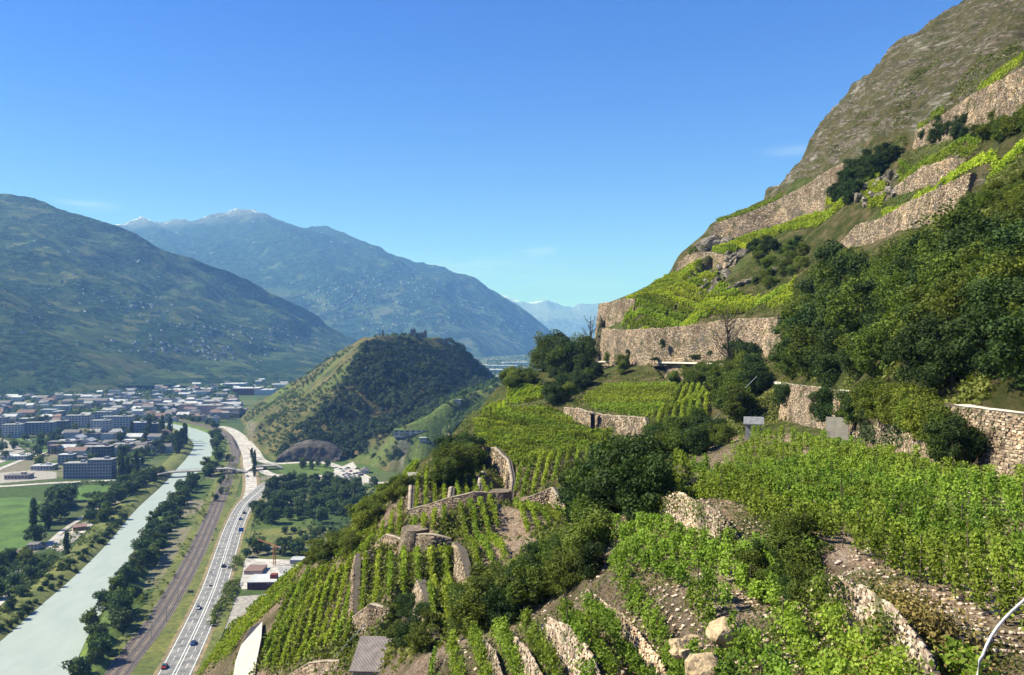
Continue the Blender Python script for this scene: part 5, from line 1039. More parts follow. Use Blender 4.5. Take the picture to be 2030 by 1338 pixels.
region([NM, NL, NM], [(1860, 440), (1920, 410), (1970, 385), (2050, 370), (2050, 420), (1940, 450)], 16, (2, 3.2), 'leafy bush below the climbing strip near the right edge', 'bushes below the climbing strip', 'slope_shrub', 1.35, 2)
region([NM], [(1345, 505), (1380, 492), (1400, 500), (1360, 512)], 3, (2.5, 3.5), 'small dark bush on the skyline ledge left of the rocks', 'bushes on the skyline ledge', 'slope_shrub', 1.3, 2)
# shrubs hanging down the path wall
for i in range(18):
    u = 1705 + i * 11.5; Yb = 96 - (u - 1700) * 0.165
    p = P(u, 775 + (u - 1700) * 0.155 + rnd.uniform(20, 75), Yb); k = NL if 3 < i < 15 else rnd.choice([NM, ND])
    z = max(float(HT.z(p.x, p.y)), p.z - 2.6)
    tree(k, (p.x - 1.0, p.y - 0.8, z - 0.3), rnd.uniform(3.4, 4.6), 'shrub hanging over the long wall below the path at right', 'shrubs over the path wall', 'shrub', rnd.uniform(1.0, 1.3), 'wall_shrub')
for u, h in ((1560, 5.2), (1572, 4.6), (1648, 5.5), (1660, 5.2), (1690, 4.8)):
    Yb = 140 - (u - 1560) * 0.3; p = P(u, 830, Yb); tree(ND, (p.x - .8, p.y, float(HT.z(p.x - .8, p.y))), h, 'single dark bush growing up against the pale part of the path wall', 'bushes against the path wall', 'shrub', 1.0, 'wall_shrub')
print('TREES', TC)

# ------------------------------------------------------------------ ground cover
def cover(name, T, pix, n, leaf, mat, label, up=0.35, mask=None, cat='ground cover', dens=6, steep=True):
    xs = [p[0] for p in pix]; ys = [p[1] for p in pix]; C = []
    U = rng.uniform(min(xs), max(xs), n * 3); Vv = rng.uniform(min(ys), max(ys), n * 3); k = inpoly(U, Vv, pix); U, Vv = U[k][:n], Vv[k][:n]
    for u, v in zip(U, Vv):
        p = T.hit(u, v, dy=1.0)
        if p is None: continue
        if mask is not None and fbm(np.array([p.x / 7.0]), np.array([p.y / 7.0]), 3, 77)[0] < mask: continue
        if steep and abs(float(T.z(p.x - .8, p.y)) - float(T.z(p.x + .8, p.y))) / 1.6 + abs(float(T.z(p.x, p.y - .8)) - float(T.z(p.x, p.y + .8))) / 1.6 > 1.55: continue
        s = rnd.uniform(.5, 1.3)
        for _ in range(dens):
            x, y = p.x + rnd.gauss(0, .8 * s), p.y + rnd.gauss(0, .8 * s); C.append((x, y, float(T.z(x, y)) + abs(rnd.gauss(0, up)) * s))
    C = np.array(C); V, Q = kites(C, leaf, np.tile(UP, (len(C), 1)), 0.35); o = link(name, qmesh(name, V, Q), M[mat]); tag(o, label, cat, kind='stuff')
cover('scrub', HT, [(380, 1338), (560, 1130), (740, 985), (935, 815), (1060, 740), (1200, 720), (1230, 600), (1345, 500), (1545, 385), (1790, 262), (2030, 118), (2030, 800), (1500, 850), (1290, 950), (1190, 1050), (1200, 1130), (1000, 1240), (700, 1338)], 15000, 0.55, 'scrub', 'grass and low scrub on the open parts of the hillside', 0.45, -0.06, dens=9)
cover('weeds', HT, [(1190, 1050), (1290, 950), (1480, 850), (2030, 900), (2030, 1338), (820, 1338), (1000, 1240), (1170, 1150)], 7000, 0.13, 'scrub', 'weeds and low grass between the near vines', 0.14, -0.12, dens=10)
cover('dry_brushwood', HT, [(1770, 1210), (1800, 1215), (1890, 1338), (1790, 1338), (1760, 1290)], 500, 0.16, 'drygrass', 'dry brown brushwood hanging beside the bright rubble wall', 0.5, None, dens=16)
cover('cliff_grass', HT, [(1545, 385), (1640, 318), (1790, 262), (1950, 165), (2030, 118), (2030, 20), (1850, 120), (1700, 230), (1600, 340)], 1500, 0.6, 'scrub', 'dry grass tufts on the bare rock slope', 0.3, 0.1, dens=8, steep=False)
def hang_leaves(name, quads, n, leaf, mat, label):
    C = []
    for (a, b, c, d, m) in quads:      # corners: top left, top right, bottom right, bottom left
        for _ in range(m):
            s, t = rnd.random(), rnd.random(); p = a.lerp(b, s).lerp(d.lerp(c, s), t)
            if mnoise.noise(p * 0.25) < -0.12: continue
            C.append(tuple(p + Vector((-rnd.random() * .8, -rnd.random() * .8, rnd.gauss(0, .2)))))
    C = np.array(C); V, Q = kites(C, leaf, np.tile(np.array([-.7, -.5, .4]), (len(C), 1)), .5); tag(link(name, qmesh(name, V, Q), M[mat]), label, 'ivy', kind='stuff')
hang_leaves('ivy', [(P(1700, 782, 97), P(1900, 808, 68), P(1900, 900, 66), P(1700, 870, 93), 6000), (P(1890, 806, 69), P(2000, 825, 61), P(1920, 900, 65), P(1890, 915, 66), 1100), (P(1190, 640, 301), P(1235, 700, 286), P(1215, 722, 288), P(1190, 700, 300), 160)], 0, 0.3, 'ivy', 'ivy spilling over the path wall')

# ------------------------------------------------------------------ bare dead tree
def dead_tree(base, h, label):
    e = empty('dead_tree', base); tag(e, label, 'tree'); rr = random.Random(3)
    MB().tube([(0, 0, -1), (0.1, 0, h * .3), (-.1, .1, h * .6), (0.1, 0, h)], [h * .022, h * .018, h * .011, h * .003], 7).build('trunk', M['bark'], e)
    for k in range(26):
        z0 = h * rr.uniform(.15, .85); a = rr.uniform(0, 6.28); l = h * rr.uniform(.18, .38) * (1.15 - z0 / h * .6); mb = MB()
        d = Vector((math.cos(a), math.sin(a), 0)); p0 = Vector((0, 0, z0)); p1 = p0 + d * l * .5 + Vector((0, 0, l * .35)); p2 = p0 + d * l * .9 + Vector((0, 0, l * .95))
        mb.tube([p0, p1, p2], [h * .009, h * .006, h * .002], 4)
        for j in range(4):
            t = rr.uniform(.3, .95); q = p1.lerp(p2, t) if t > .5 else p0.lerp(p1, t + .3); dd = Vector((rr.uniform(-1, 1), rr.uniform(-1, 1), rr.uniform(.4, 1.2))).normalized() * l * .35
            mb.tube([q, q + dd], [h * .004, h * .0015], 3)
        mb.build('branch', M['bark'], e)
p = P(1443, 722, 205); dead_tree((p.x, p.y, float(HT.z(p.x, p.y))), 18.5, 'bare grey dead tree standing in front of the tall curved wall')
p = P(1170, 715, 312); dead_tree((p.x, p.y, float(HT.z(p.x, p.y))), 15, 'thin leafless tree on the skyline between the dark trees and the spur wall')

# ------------------------------------------------------------------ boulders and outcrops
def rock_mesh(seed, sub=3, flat=0.7, amp=.35):
    import bmesh
    bm = bmesh.new(); bmesh.ops.create_icosphere(bm, subdivisions=sub, radius=1.0)
    for v in bm.verts:
        o = Vector((seed * 3.1, seed * 1.7, 0)); d = mnoise.noise(v.co * 1.1 + o) * amp + mnoise.noise(v.co * 2.9 + o) * amp * .6 + mnoise.noise(v.co * 7 + o) * amp * .25
        q = v.co * (1 + d); q.z *= flat
        for ax in (Vector((1, .3, .2)), Vector((-.5, 1, .3)), Vector((.2, -.4, 1))):
            ax = ax.normalized(); k = q.dot(ax)
            if abs(k) > .62: q -= ax * (k - math.copysign(.62, k)) * .6
        v.co = q
    me = bpy.data.meshes.new('rock'); bm.to_mesh(me); bm.free(); return me
def rock(u, v, Y, size, seed, mat, label, name='boulder', sc=(1, 1, 1), group=None):
    p = P(u, v, Y); z = max(float(HT.z(p.x, p.y)), p.z if Y < 60 else -9); o = link(name, rock_mesh(seed), M[mat], None, (p.x, p.y, z + size * 0.25)); o.scale = Vector(sc) * size; o.rotation_euler = (0.1 * seed, 0.2, seed * 1.3)
    tag(o, label, 'rock', group)
rock(1440, 1268, 33.5, 1.05, 1, 'boulder', 'big tan boulder among the near vines', sc=(1.05, .8, .85))
rock(1392, 1335, 31, 0.75, 2, 'boulder', 'rounded cream boulder at the bottom edge', sc=(1.1, .9, 1.0))
for i, (u, v, Y, s_) in enumerate(((1352, 1285, 33.5, .5), (1340, 1300, 33, .35), (1370, 1275, 34, .4), (1385, 1290, 33, .3), (1565, 1210, 36, .4), (1360, 1300, 32.5, .3))):
    rock(u, v, Y, s_, 5 + i, 'boulder', 'small broken rock beside the big tan boulder' if i != 4 else 'pale stone at the end of the bright rubble wall', sc=(1.3, .8, .8), group='broken rocks beside the boulder' if i != 4 else None)
for i in range(30):
    t = i / 29; u = 1395 + 75 * t + rnd.uniform(-12, 12); v = 585 - 90 * t + rnd.uniform(-12, 14); p = HT.hit(u, v)
    if p is None: continue
    o = link('rock', rock_mesh(20 + i % 5), M['rock'], None, p); s_ = rnd.uniform(1.0, 2.4); o.scale = (s_ * 1.6, s_, s_ * .8); o.rotation_euler = (rnd.uniform(-.3, .3), R(-35), rnd.uniform(0, 6)); tag(o, 'jagged grey rock of the outcrop cutting into the bright vineyard', 'rock', 'outcrop in the bright vineyard')
for i in range(26):
    u = rnd.uniform(1700, 1790); v = 395 - (u - 1700) * .35 + rnd.uniform(-22, 18); p = HT.hit(u, v)
    if p is None: continue
    o = link('rock', rock_mesh(30 + i % 5), M['rock'], None, p); s_ = rnd.uniform(.9, 2.0); o.scale = (s_ * 1.6, s_, s_ * .8); o.rotation_euler = (rnd.uniform(-.3, .3), R(-35), rnd.uniform(0, 6)); tag(o, 'slanting pale rock slab above the narrow bright strip', 'rock', 'rock slabs above the narrow strip')
rock(1408, 478, 318, 5.2, 41, 'rock', 'overhanging grey cliff block on the skyline under the high tan wall', 'cliff_block', (1.3, 1, 1.2))
rock(1440, 468, 315, 4.0, 42, 'rock', 'cracked tan rock beside the overhanging cliff block', 'cliff_block', (1.3, 1, 1.0))
for i in range(10):
    u = 1425 + i * 15; p = HT.hit(u, 583 - i * 6)
    if p: o = link('rock', rock_mesh(50 + i), M['rock'], None, p); o.scale = (2.6, 1.2, 1.1); o.rotation_euler = (0, 0, rnd.uniform(-.5, .5)); tag(o, 'low grey ledge rock along the top of the right half of the bright vineyard', 'rock', 'ledge above the bright vineyard')

# ------------------------------------------------------------------ small structures on the hillside
def cylinder_wall(u, v, Y, r0, r1, h, label):
    p = P(u, v, Y); V = []; n = 28; rows = 9
    for j in range(rows + 1):
        t = j / rows; r = r0 + (r1 - r0) * t
        for i in range(n):
            a = 2 * math.pi * i / n; rr = r + rnd.uniform(-.05, .05); V.append((rr * math.cos(a), rr * math.sin(a), -h * (1 - t)))
    Q = [(j * n + i, j * n + (i + 1) % n, (j + 1) * n + (i + 1) % n, (j + 1) * n + i) for j in range(rows) for i in range(n)]
    me = bpy.data.meshes.new('stone_bastion'); me.from_pydata(V, [], Q + [tuple(rows * n + i for i in range(n))]); tag(link('stone_bastion', me, M['stone'], None, p), label, 'stone bastion')
cylinder_wall(824, 1046, 113.5, 2.6, 2.0, 4.6, 'rounded stone bastion bulging from the curved terrace wall')
cylinder_wall(992, 972, 126, 2.4, 1.7, 4.5, 'tapering stone pier right of the small plots, top of the drain steps')
cylinder_wall(1224, 655, 291, 3.2, 2.6, 13, 'rounded left corner of the tall curved wall')
# steps and chute
def steps(a, b, n, w, label):
    a.z = float(HT.z(a.x, a.y)); e = empty('stone_steps', a); tag(e, label, 'steps')
    for k in range(n):
        p = a.lerp(b, k / (n - 1)); zt = float(HT.z(p.x, p.y)); p = p - a; MB().box(p.x, p.y, zt - a.z - .15, w, .32, .32, rz=rnd.uniform(-.1, .1)).build('step', M['coping'], e)
steps(P(985, 1000, 117), P(972, 1065, 101), 22, 0.6, 'narrow pale steps running down beside the stone pier')
steps(P(838, 1068, 109), P(862, 1088, 105), 8, 0.8, 'stone steps below the rounded bastion')
steps(P(1072, 1215, 49), P(1066, 1262, 47.5), 6, 0.8, 'stone steps at the edge of the thicket')
# pale concrete pad on the lower left slope
pad = [P(*q) for q in ((455, 1400, 112), (466, 1320, 116), (478, 1285, 119), (497, 1252, 123), (520, 1238, 126), (518, 1270, 119), (508, 1320, 113), (498, 1400, 106))]
me = bpy.data.meshes.new('concrete_pad'); n_ = len(pad); me.from_pydata([tuple(q + Vector((0, 0, .5))) for q in pad] + [tuple(q - Vector((0, 0, 3))) for q in pad], [], [tuple(range(n_))] + [(i, n_ + i, n_ + (i + 1) % n_, (i + 1) % n_) for i in range(n_)])
tag(link('concrete_pad', me, plain('pad_concrete', (0.40, 0.365, 0.33), (0.34, 0.31, 0.28), .4)), kind='structure')
def hut(u, v, Y, w, d, h, rz, roof, wall, label, pitch=.35, name='hut', door=True):
    p = P(u, v, Y); e = empty(name, p, rz); tag(e, label, 'hut')
    MB().box(0, 0, 0 - 1.5, w, d, h + 1.5).build('wall', wall, e)
    mb = MB(); o = .3; th = .14; zz = [h, h + d * pitch]
    vs = [(-w / 2 - o, -d / 2 - o, zz[0] - .05), (w / 2 + o, -d / 2 - o, zz[0] - .05), (w / 2 + o, d / 2 + o, zz[1]), (-w / 2 - o, d / 2 + o, zz[1])]
    mb.add(vs + [(x, y, z + th) for x, y, z in vs], [(3, 2, 1, 0), (4, 5, 6, 7), (0, 1, 5, 4), (1, 2, 6, 5), (2, 3, 7, 6), (3, 0, 4, 7)]).build('roof', roof, e)
    MB().add([(-w / 2, d / 2 - .1, h), (w / 2, d / 2 - .1, h), (w / 2, d / 2 - .1, h + d * pitch - .06), (-w / 2, d / 2 - .1, h + d * pitch - .06)], [(0, 1, 2, 3)]).build('gable', wall, e)
    if door: dd = MB().box(w * .1, -d / 2 - .02, 0, .9, .06, 1.9).build('door', M['stakewood'], e); MB().box(w * .1 + .35, -d / 2 - .07, .95, .06, .05, .12).build('handle', M['metal'], dd)
    return e
def corr(name, c1, c2, axis=0):
    m, t, b = newmat(name); w = nd(t, 'ShaderNodeTexWave'); w.inputs['Scale'].default_value = 2.2; w.inputs['Distortion'].default_value = .3; t.links.new(gcoord(t), w.inputs['Vector'])
    n = noise(t, gcoord(t), 1.5); t.links.new(mixrgb(t, .6, ramp(t, n, [(.35, c1), (.65, c2)]), ramp(t, w.outputs[0], [(0, (.55, .55, .55)), (1, (1.1, 1.1, 1.1))]), 'MULTIPLY'), b.inputs['Base Color'])
    b.inputs['Roughness'].default_value = .8; bump(t, b, w.outputs[0], .8, .05); return m
M['rooftile'] = corr('old_fibre_roof', (0.26, 0.215, 0.20), (0.17, 0.14, 0.13)); M['tin'] = corr('tin_sheet', (0.26, 0.27, 0.29), (0.15, 0.15, 0.16))
hut(764, 1352, 80, 5.6, 4.0, 1.9, R(-3), M['rooftile'], M['concrete'], 'hut with a weathered grey roof at the bottom edge', .42)
hut(672, 1098, 140, 4.4, 3.0, 2.0, R(8), M['slate'], M['shade_tyre'], 'dark low hut with a pale roof edge on the left shoulder', .1)
hut(820, 957, 150, 1.6, 1.6, 1.5, R(10), M['concrete'], M['shade_tyre'], 'dark box painted as a shadowed wall gap, top left of the small terraces', .1, door=False)  # near-black box put in for a shadowed gap in the wall
hut(1494, 852, 122, 2.4, 1.0, 0.9, R(-18), M['tin'], M['tin'], 'small grey corrugated metal shed under the path', .9, 'shed', False)
hut(1175, 838, 198, 1.0, 1.0, 2.2, R(0), M['stakewood'], M['shade_tyre'], 'narrow dark niche in the pinkish corner wall', .1, 'wall_niche', False)
p = P(1660, 880, 96); mb = MB().box(0, 0, -1.2, 2.6, .35, 4.4, 0, .97); o = mb.build('concrete_slab', M['concrete'], None, loc=p); o.rotation_euler.z = R(-30); tag(o, 'smooth grey concrete panel in the path wall', 'concrete panel')
# niches and plants on the tall wall
for (u, v, Y, w, h) in ((1316, 682, 255, 1.6, 3.2), (1248, 700, 276, 1.6, 2.6), (1300, 711, 258, 2.2, 1.2), (1382, 708, 238, 3.4, 1.8), (1410, 700, 232, 1.4, 1.6)):
    p = P(u, v, Y); z = p.z; tree('near_dark', (p.x - .5, p.y - .5, z - h / 2), h, 'small dark plant growing out of the face of the tall curved wall', 'plants in the tall wall', 'shrub', w / h * 1.6, 'wall_plant')
# white handrail pipe close to the camera, its foot on the slope below
A = P(1936, 1345, 7.6); pts_ = [Vector((A.x - .10, A.y + .3, float(HT.z(A.x, A.y)) - .2)), Vector((A.x - .05, A.y + .1, A.z - 1.2)), A, P(1948, 1300, 7.7), P(1965, 1262, 7.8), P(1990, 1228, 7.9), P(2030, 1190, 8.0), P(2120, 1110, 8.2)]
E = P(2240, 1050, 8.5); pts_ += [E, Vector((E.x + .8, E.y + .2, float(HT.z(E.x + .8, E.y)) - .2))]
tag(MB().tube(spline(pts_, .12), .014, 10).build('pipe', M['whitepaint'], None, True), 'curved white pipe rising at the lower right corner', 'pipe')
# transport cable over the terraces, on two small masts
a, b = P(700, 1262, 96), P(775, 1186, 98)
tag(MB().tube([P(640, 1330, 95), a, b], .04, 5).build('cable', M['metal']), 'thin steel cable slanting across the dark wall above the hut', 'cable')
p = P(1330, 690, 140)
tag(MB().tube([P(1500, 752, 150) + Vector((0, 0, .5)), P(1400, 845, 150)], .05, 5).build('cable', M['metal']), 'thin cable running down from the path beside the grey shed', 'cable')
# posts of the middle plots
for i in range(14):
    u = 1040 + i * 12; p = HT.hit(u, 985 - abs(i - 3) * 2)
    if p: tag(MB().tube([(0, 0, -.2), (0, 0, 1.8)], .05, 5).build('stake', M['stakewood'], None, loc=p), 'grey stake at the lower ends of the upright rows', 'stake', 'stakes of the upright rows')

# ------------------------------------------------------------------ castle ruin on the hill
def ruin(u, v, Y, name, label, parts, mat):
    p = P(u, v, Y); z = float(CT.z(p.x, p.y)); e = empty(name, (p.x, p.y, z + 1.5)); tag(e, label, 'castle ruin')
    for nm, dx, dy, w, d, h in parts:
        q = MB().box(dx, dy, -3, w, d, h + 3, taper=.96).build(nm, mat, e)
        nmer = max(2, int(w / 3)); mb = MB()
        for k in range(nmer): mb.box(dx - w / 2 * .9 + w * .9 * (k + .5) / nmer, dy, h - .05, w / nmer * .5, d * .8, rnd.uniform(.6, 2.6))
        mb.build('battlement', mat, q)
M['ruin'] = plain('ruin_stone', (0.19, 0.165, 0.145), (0.12, 0.105, 0.095), .2)
ruin(826, 662, 1370, 'castle_ruin', 'ruined grey castle with a broken tower on the hilltop', [('tower', -6, 0, 9, 8, 11), ('wall', 7, 2, 16, 4, 5), ('tower', 15, 0, 5, 5, 9), ('wall', -18, 3, 15, 3, 3)], M['ruin'])
ruin(872, 664, 1400, 'castle_wall', 'crumbling outer castle wall right of the broken tower', [('wall', 0, 0, 22, 4, 3.5), ('tower', 12, -2, 5, 5, 5)], M['ruin'])
ruin(759, 668, 1300, 'watch_turret', 'tiny lone turret on the left shoulder of the hilltop', [('tower', 0, 0, 3, 3, 6)], M['ruin'])

# rock cutting behind the road loop at the foot of the hill
cut = [G(545, 917), G(560, 915.5), G(580, 915), G(605, 914.5), G(630, 914.5), G(650, 914.5), G(672, 915)]; ch_ = [3, 9, 15, 18, 17, 13, 4]; V = []; n_ = 0; cl2 = spline([Vector((p.x, p.y, h)) for p, h in zip(cut, ch_)], 3)
for p in cl2:
    for t in range(7):
        q = t / 6; V.append((p.x + mnoise.noise(Vector((p.x * .15, q * 3, 0))) * 1.5, p.y + q * 5 + mnoise.noise(Vector((p.x * .2, q * 4, 5))) * 2.5, -1 + (p.z + 1) * q))
    V.append((p.x, p.y + 26, p.z + 5))
tag(link('rock_cutting', qmesh('rock_cutting', V, [(i * 8 + j, i * 8 + j + 1, (i + 1) * 8 + j + 1, (i + 1) * 8 + j) for i in range(len(cl2) - 1) for j in range(7)]), plain('dark_rock', (0.11, 0.095, 0.085), (0.055, 0.048, 0.043), 0.15, 0.95, 1.0, 2.0, fine=.6)), 'dark rock cutting behind the road loop at the foot of the castle hill', 'rock face')

# ------------------------------------------------------------------ road bridge and overpass
def bridge(pts, z, w, piers, label, name='road_bridge'):
    L = spline(pts, 6); e = empty(name, L[0]); tag(e, label, 'bridge'); V = []; n = len(L); o = L[0]
    for i, p in enumerate(L):
        d = L[min(i + 1, n - 1)] - L[max(i - 1, 0)]; d.z = 0; d.normalize(); nr = Vector((d.y, -d.x, 0)); t = i / (n - 1); zz = z * min(1, t * 5 + .12, (1 - t) * 5 + .12)
        for sd, dz in ((-w / 2, -1.2), (-w / 2, 0), (w / 2, 0), (w / 2, -1.2)): q = p + nr * sd - o; V.append((q.x, q.y, zz + dz))
    link('deck', qmesh('deck', V, [(i * 4 + j, (i + 1) * 4 + j, (i + 1) * 4 + (j + 1) % 4, i * 4 + (j + 1) % 4) for i in range(n - 1) for j in range(4)]), M['road_light'], e)
    for sd in (-1, 1):
        mb = MB(); pr = [Vector(V[i * 4 + (1 if sd < 0 else 2)]) + Vector((0, 0, .9)) for i in range(n)]; mb.tube(pr, .14, 5)
        for q in pr[::2]: mb.tube([q - Vector((0, 0, .95)), q], .1, 4)
        mb.build('railing', M['metal'], e)
    for t in piers: p = L[int(t * (n - 1))] - o; MB().box(p.x, p.y, -3, 2.0, w * .7, z + 2.2, taper=.9).build('pier', M['concrete'], e)
bridge([G(290, 948), G(335, 946), G(400, 942), G(450, 938), G(490, 937)], 6.0, 9, (.2, .45, .62, .9), 'flat pale road bridge crossing the river and the railway')
bridge([G(488, 934), G(525, 930), G(560, 929)], 4.5, 9, (.5,), 'short overpass joining the bridge to the road loop', 'overpass')

# ------------------------------------------------------------------ buildings
WM = {}
def window_mesh(w, h):
    k = (round(w, 1), round(h, 1))
    if k not in WM: me = MB().box(0, 0, 0, w, .12, h).mesh('window'); me.materials.append(M['glass']); WM[k] = me
    return WM[k]
def building(u, v, wpx, hpx, d, rz, wall, roof, label, floors=0, cols=0, style='flat', group=None, name='apartment_block', cat='building', z=0.0, extra=True, pos=None):
    p = G(u, v) if pos is None else pos; k = p.y / F; w, h = wpx * k, hpx * k
    e = empty(name, (p.x, p.y + d / 2, p.z + z), rz); tag(e, label, cat, group)
    MB().box(0, 0, -2, w, d, h + 2).build('wall', wall, e)
    if style == 'flat':
        r = MB().box(0, 0, h, w + .5, d + .5, .45).build('roof', roof, e)
        if extra and w > 14: MB().box(w * .2, 0, h + .45, 4, 4, 2.4).build('stair_head', wall, r)
    else:
        rh = min(w, d) * .28; o = .6; a, b = w / 2 + o, d / 2 + o
        if w >= d: vs = [(-a, -b, h), (a, -b, h), (a, b, h), (-a, b, h), (-a * (.98 if style == 'gable' else .55), 0, h + rh), (a * (.98 if style == 'gable' else .55), 0, h + rh)]; fs = [(0, 1, 5, 4), (2, 3, 4, 5), (1, 2, 5), (3, 0, 4), (3, 2, 1, 0)]
        else: vs = [(-a, -b, h), (a, -b, h), (a, b, h), (-a, b, h), (0, -b * (.98 if style == 'gable' else .55), h + rh), (0, b * (.98 if style == 'gable' else .55), h + rh)]; fs = [(1, 2, 5, 4), (3, 0, 4, 5), (0, 1, 4), (2, 3, 5), (3, 2, 1, 0)]
        r = MB().add(vs, fs).build('roof', roof, e)
        if extra: MB().box(w * .15, d * .1, h + rh * .3, .9, .9, rh).build('chimney', M['concrete'], r)
    if floors:
        fh = h / floors; cw = w / cols; sc = max(1, int(d / cw))
        for f in range(floors):
            for c in range(cols): link('window', window_mesh(cw * .55, fh * .5), None, e, (-w / 2 + cw * (c + .5), -d / 2 - .03, fh * (f + .32)))
        dc = d / sc
        for f in range(floors):
            for c in range(sc):
                o_ = link('window', window_mesh(dc * .55, fh * .5), None, e, ((w / 2 + .03) * (1 if u < 1015 else -1), -d / 2 + dc * (c + .5), fh * (f + .32))); o_.rotation_euler.z = R(90)
    return e
m = M
BL = [
 (148, 949, 46, 30, 14, 4, 'greywall', 'flatroof', 'blue-grey apartment block, left half of the pair beside the poplars', 5, 8),
 (196, 949, 46, 37, 14, 4, 'greywall', 'flatroof', 'taller blue-grey apartment block, right half of the pair beside the poplars', 6, 8),
 (198, 912, 34, 26, 16, 6, 'slate', 'flatroof', 'dark brown block right behind the blue-grey pair', 4, 6),
 (155, 917, 34, 10, 16, 6, 'greywall', 'slate', 'low dark-roofed building behind the left blue-grey block', 2, 6),
 (196, 866, 34, 32, 15, 5, 'whitewall', 'flatroof', 'front white tower block with pale balconies', 7, 6),
 (230, 858, 58, 32, 14, 5, 'whitewall', 'flatroof', 'long white slab block behind the front white tower', 7, 10),
 (202, 845, 30, 28, 14, 5, 'whitewall', 'flatroof', 'white block rising behind the front tower', 6, 5),
 (150, 848, 42, 24, 15, 8, 'whitewall', 'flatroof', 'pale block left of the white towers', 5, 7),
 (272, 864, 28, 26, 15, 3, 'greywall', 'paleroof', 'grey block with a white roof between the poplars', 5, 5),
 (296, 862, 30, 22, 14, 3, 'slate', 'flatroof', 'dark block right of the poplars near the river', 5, 6),
 (75, 862, 52, 24, 16, 10, 'greywall', 'flatroof', 'wide grey block above the canal corner', 6, 8),
 (112, 855, 34, 20, 15, 10, 'slate', 'flatroof', 'brownish block right of the wide grey one', 5, 6),
 (118, 892, 48, 16, 14, 5, 'greywall', 'slate', 'low long block on the canal corner', 4, 8),
 (103, 900, 18, 16, 12, 5, 'pinkwall', 'redroof', 'narrow reddish block with white edges', 4, 3),
 (20, 868, 34, 26, 16, 12, 'whitewall', 'flatroof', 'pale block at the left edge of the town', 6, 6),
 (-8, 866, 30, 38, 16, 12, 'greywall', 'flatroof', 'tall blue-grey block cut by the left edge', 8, 5),
 (140, 888, 36, 15, 14, 3, 'slate', 'flatroof', 'dark flat block behind the canal', 4, 6),
 (185, 896, 34, 16, 14, 3, 'pinkwall', 'slate', 'pink-edged low block left of the river trees', 4, 6),
 (240, 896, 36, 15, 14, 3, 'pinkwall', 'flatroof', 'pink low block nearer the river', 3, 6),
 (282, 890, 40, 13, 14, 3, 'slate', 'flatroof', 'dark low building beside the river trees', 3, 6),
 (300, 872, 30, 8, 12, 2, 'rust', 'paleroof', 'low reddish building with a white roof by the river bend', 2, 5),
 (128, 922, 28, 20, 12, 4, 'greywall', 'paleroof', 'small glassy grey block behind the white yard', 4, 4),
 (262, 928, 18, 16, 10, 0, 'greywall', 'paleroof', 'small pale building between trees near the bridge', 3, 3),
 (25, 912, 46, 7, 18, 12, 'whitewall', 'paleroof', 'low white warehouse between the canal lanes', 1, 8),
 (80, 932, 40, 8, 16, 8, 'whitewall', 'paleroof', 'low pale warehouse on the gravel yard', 1, 7),
 (30, 950, 44, 7, 14, 6, 'pinkwall', 'slate', 'long brown shed beside the road at the left edge', 1, 7),
 (60, 1090, 20, 9, 9, 15, 'whitewall', 'slate', 'white house behind the dark trees near the sports field', 2, 3),
 (14, 1112, 26, 10, 10, 10, 'whitewall', 'redroof', 'small house with a reddish roof at the left edge below the field', 2, 3),
 (150, 1052, 24, 6, 12, 30, 'rust', 'redroof', 'dark red shed beside the white yard', 1, 4),
]
for u, v, w, h, d, rz, wl, rf, lab, fl, cl_ in BL: building(u, v, w, h, d, R(rz), M[wl], M[rf], lab, fl, cl_)
FAR = [
 (485, 783, 50, 13, 60, 'rust', 'paleroof', 'dark red industrial hall with a white roof'), (520, 783, 34, 10, 50, 'whitewall', 'paleroof', 'white industrial hall right of the dark red one'),
 (575, 768, 60, 6, 60, 'whitewall', 'paleroof', 'long white hall on the far right of the town, before the hill'), (460, 768, 40, 7, 60, 'whitewall', 'paleroof', 'white-roofed hall behind the dark red one'),
 (350, 779, 46, 6, 60, 'whitewall', 'paleroof', 'bright white-roofed hall under the mountain foot'), (395, 776, 40, 5, 50, 'greywall', 'paleroof', 'pale long roof right of the bright hall'),
 (215, 801, 60, 6, 40, 'whitewall', 'paleroof', 'L-shaped white school roof in the middle of the town'), (300, 806, 50, 6, 40, 'whitewall', 'paleroof', 'long pale roof right of the school'),
 (130, 790, 40, 6, 40, 'whitewall', 'paleroof', 'pale roof among houses at the far left'), (410, 822, 48, 18, 30, 'pinkwall', 'flatroof', 'brown long station building with small roof lights'),
 (455, 828, 34, 18, 30, 'pinkwall', 'flatroof', 'beige block right of the station building'), (482, 826, 26, 14, 26, 'pinkwall', 'slate', 'beige block nearest the foot of the hill'),
 (395, 835, 22, 10, 14, 'whitewall', 'redroof', 'white house on the far river bank'), (420, 838, 22, 10, 14, 'whitewall', 'slate', 'white house beside the embankment road'),
 (340, 838, 16, 9, 14, 'whitewall', 'redroof', 'small white house where the river narrows'), (440, 806, 60, 6, 40, 'greywall', 'flatroof', 'broad brown roof behind the station building'),
]
for u, v, w, h, d, wl, rf, lab in FAR: building(u, v, w, h, d, R(4), M[wl], M[rf], lab, name='hall' if h < 9 else 'building')
VF = [(975, 738, 42, 5), (1020, 722, 50, 3.5), (995, 728, 60, 3), (1030, 745, 26, 6), (985, 752, 30, 5), (955, 728, 30, 4), (1045, 735, 24, 5), (1010, 755, 22, 8)]
for i, (u, v, w, h) in enumerate(VF):
    building(u, v, w, h, 90, R(3), M['whitewall'], M['paleroof'], 'white industrial roof on the valley floor in the gap right of the castle hill', group='industrial roofs in the gap', name='hall', extra=False)
got = []
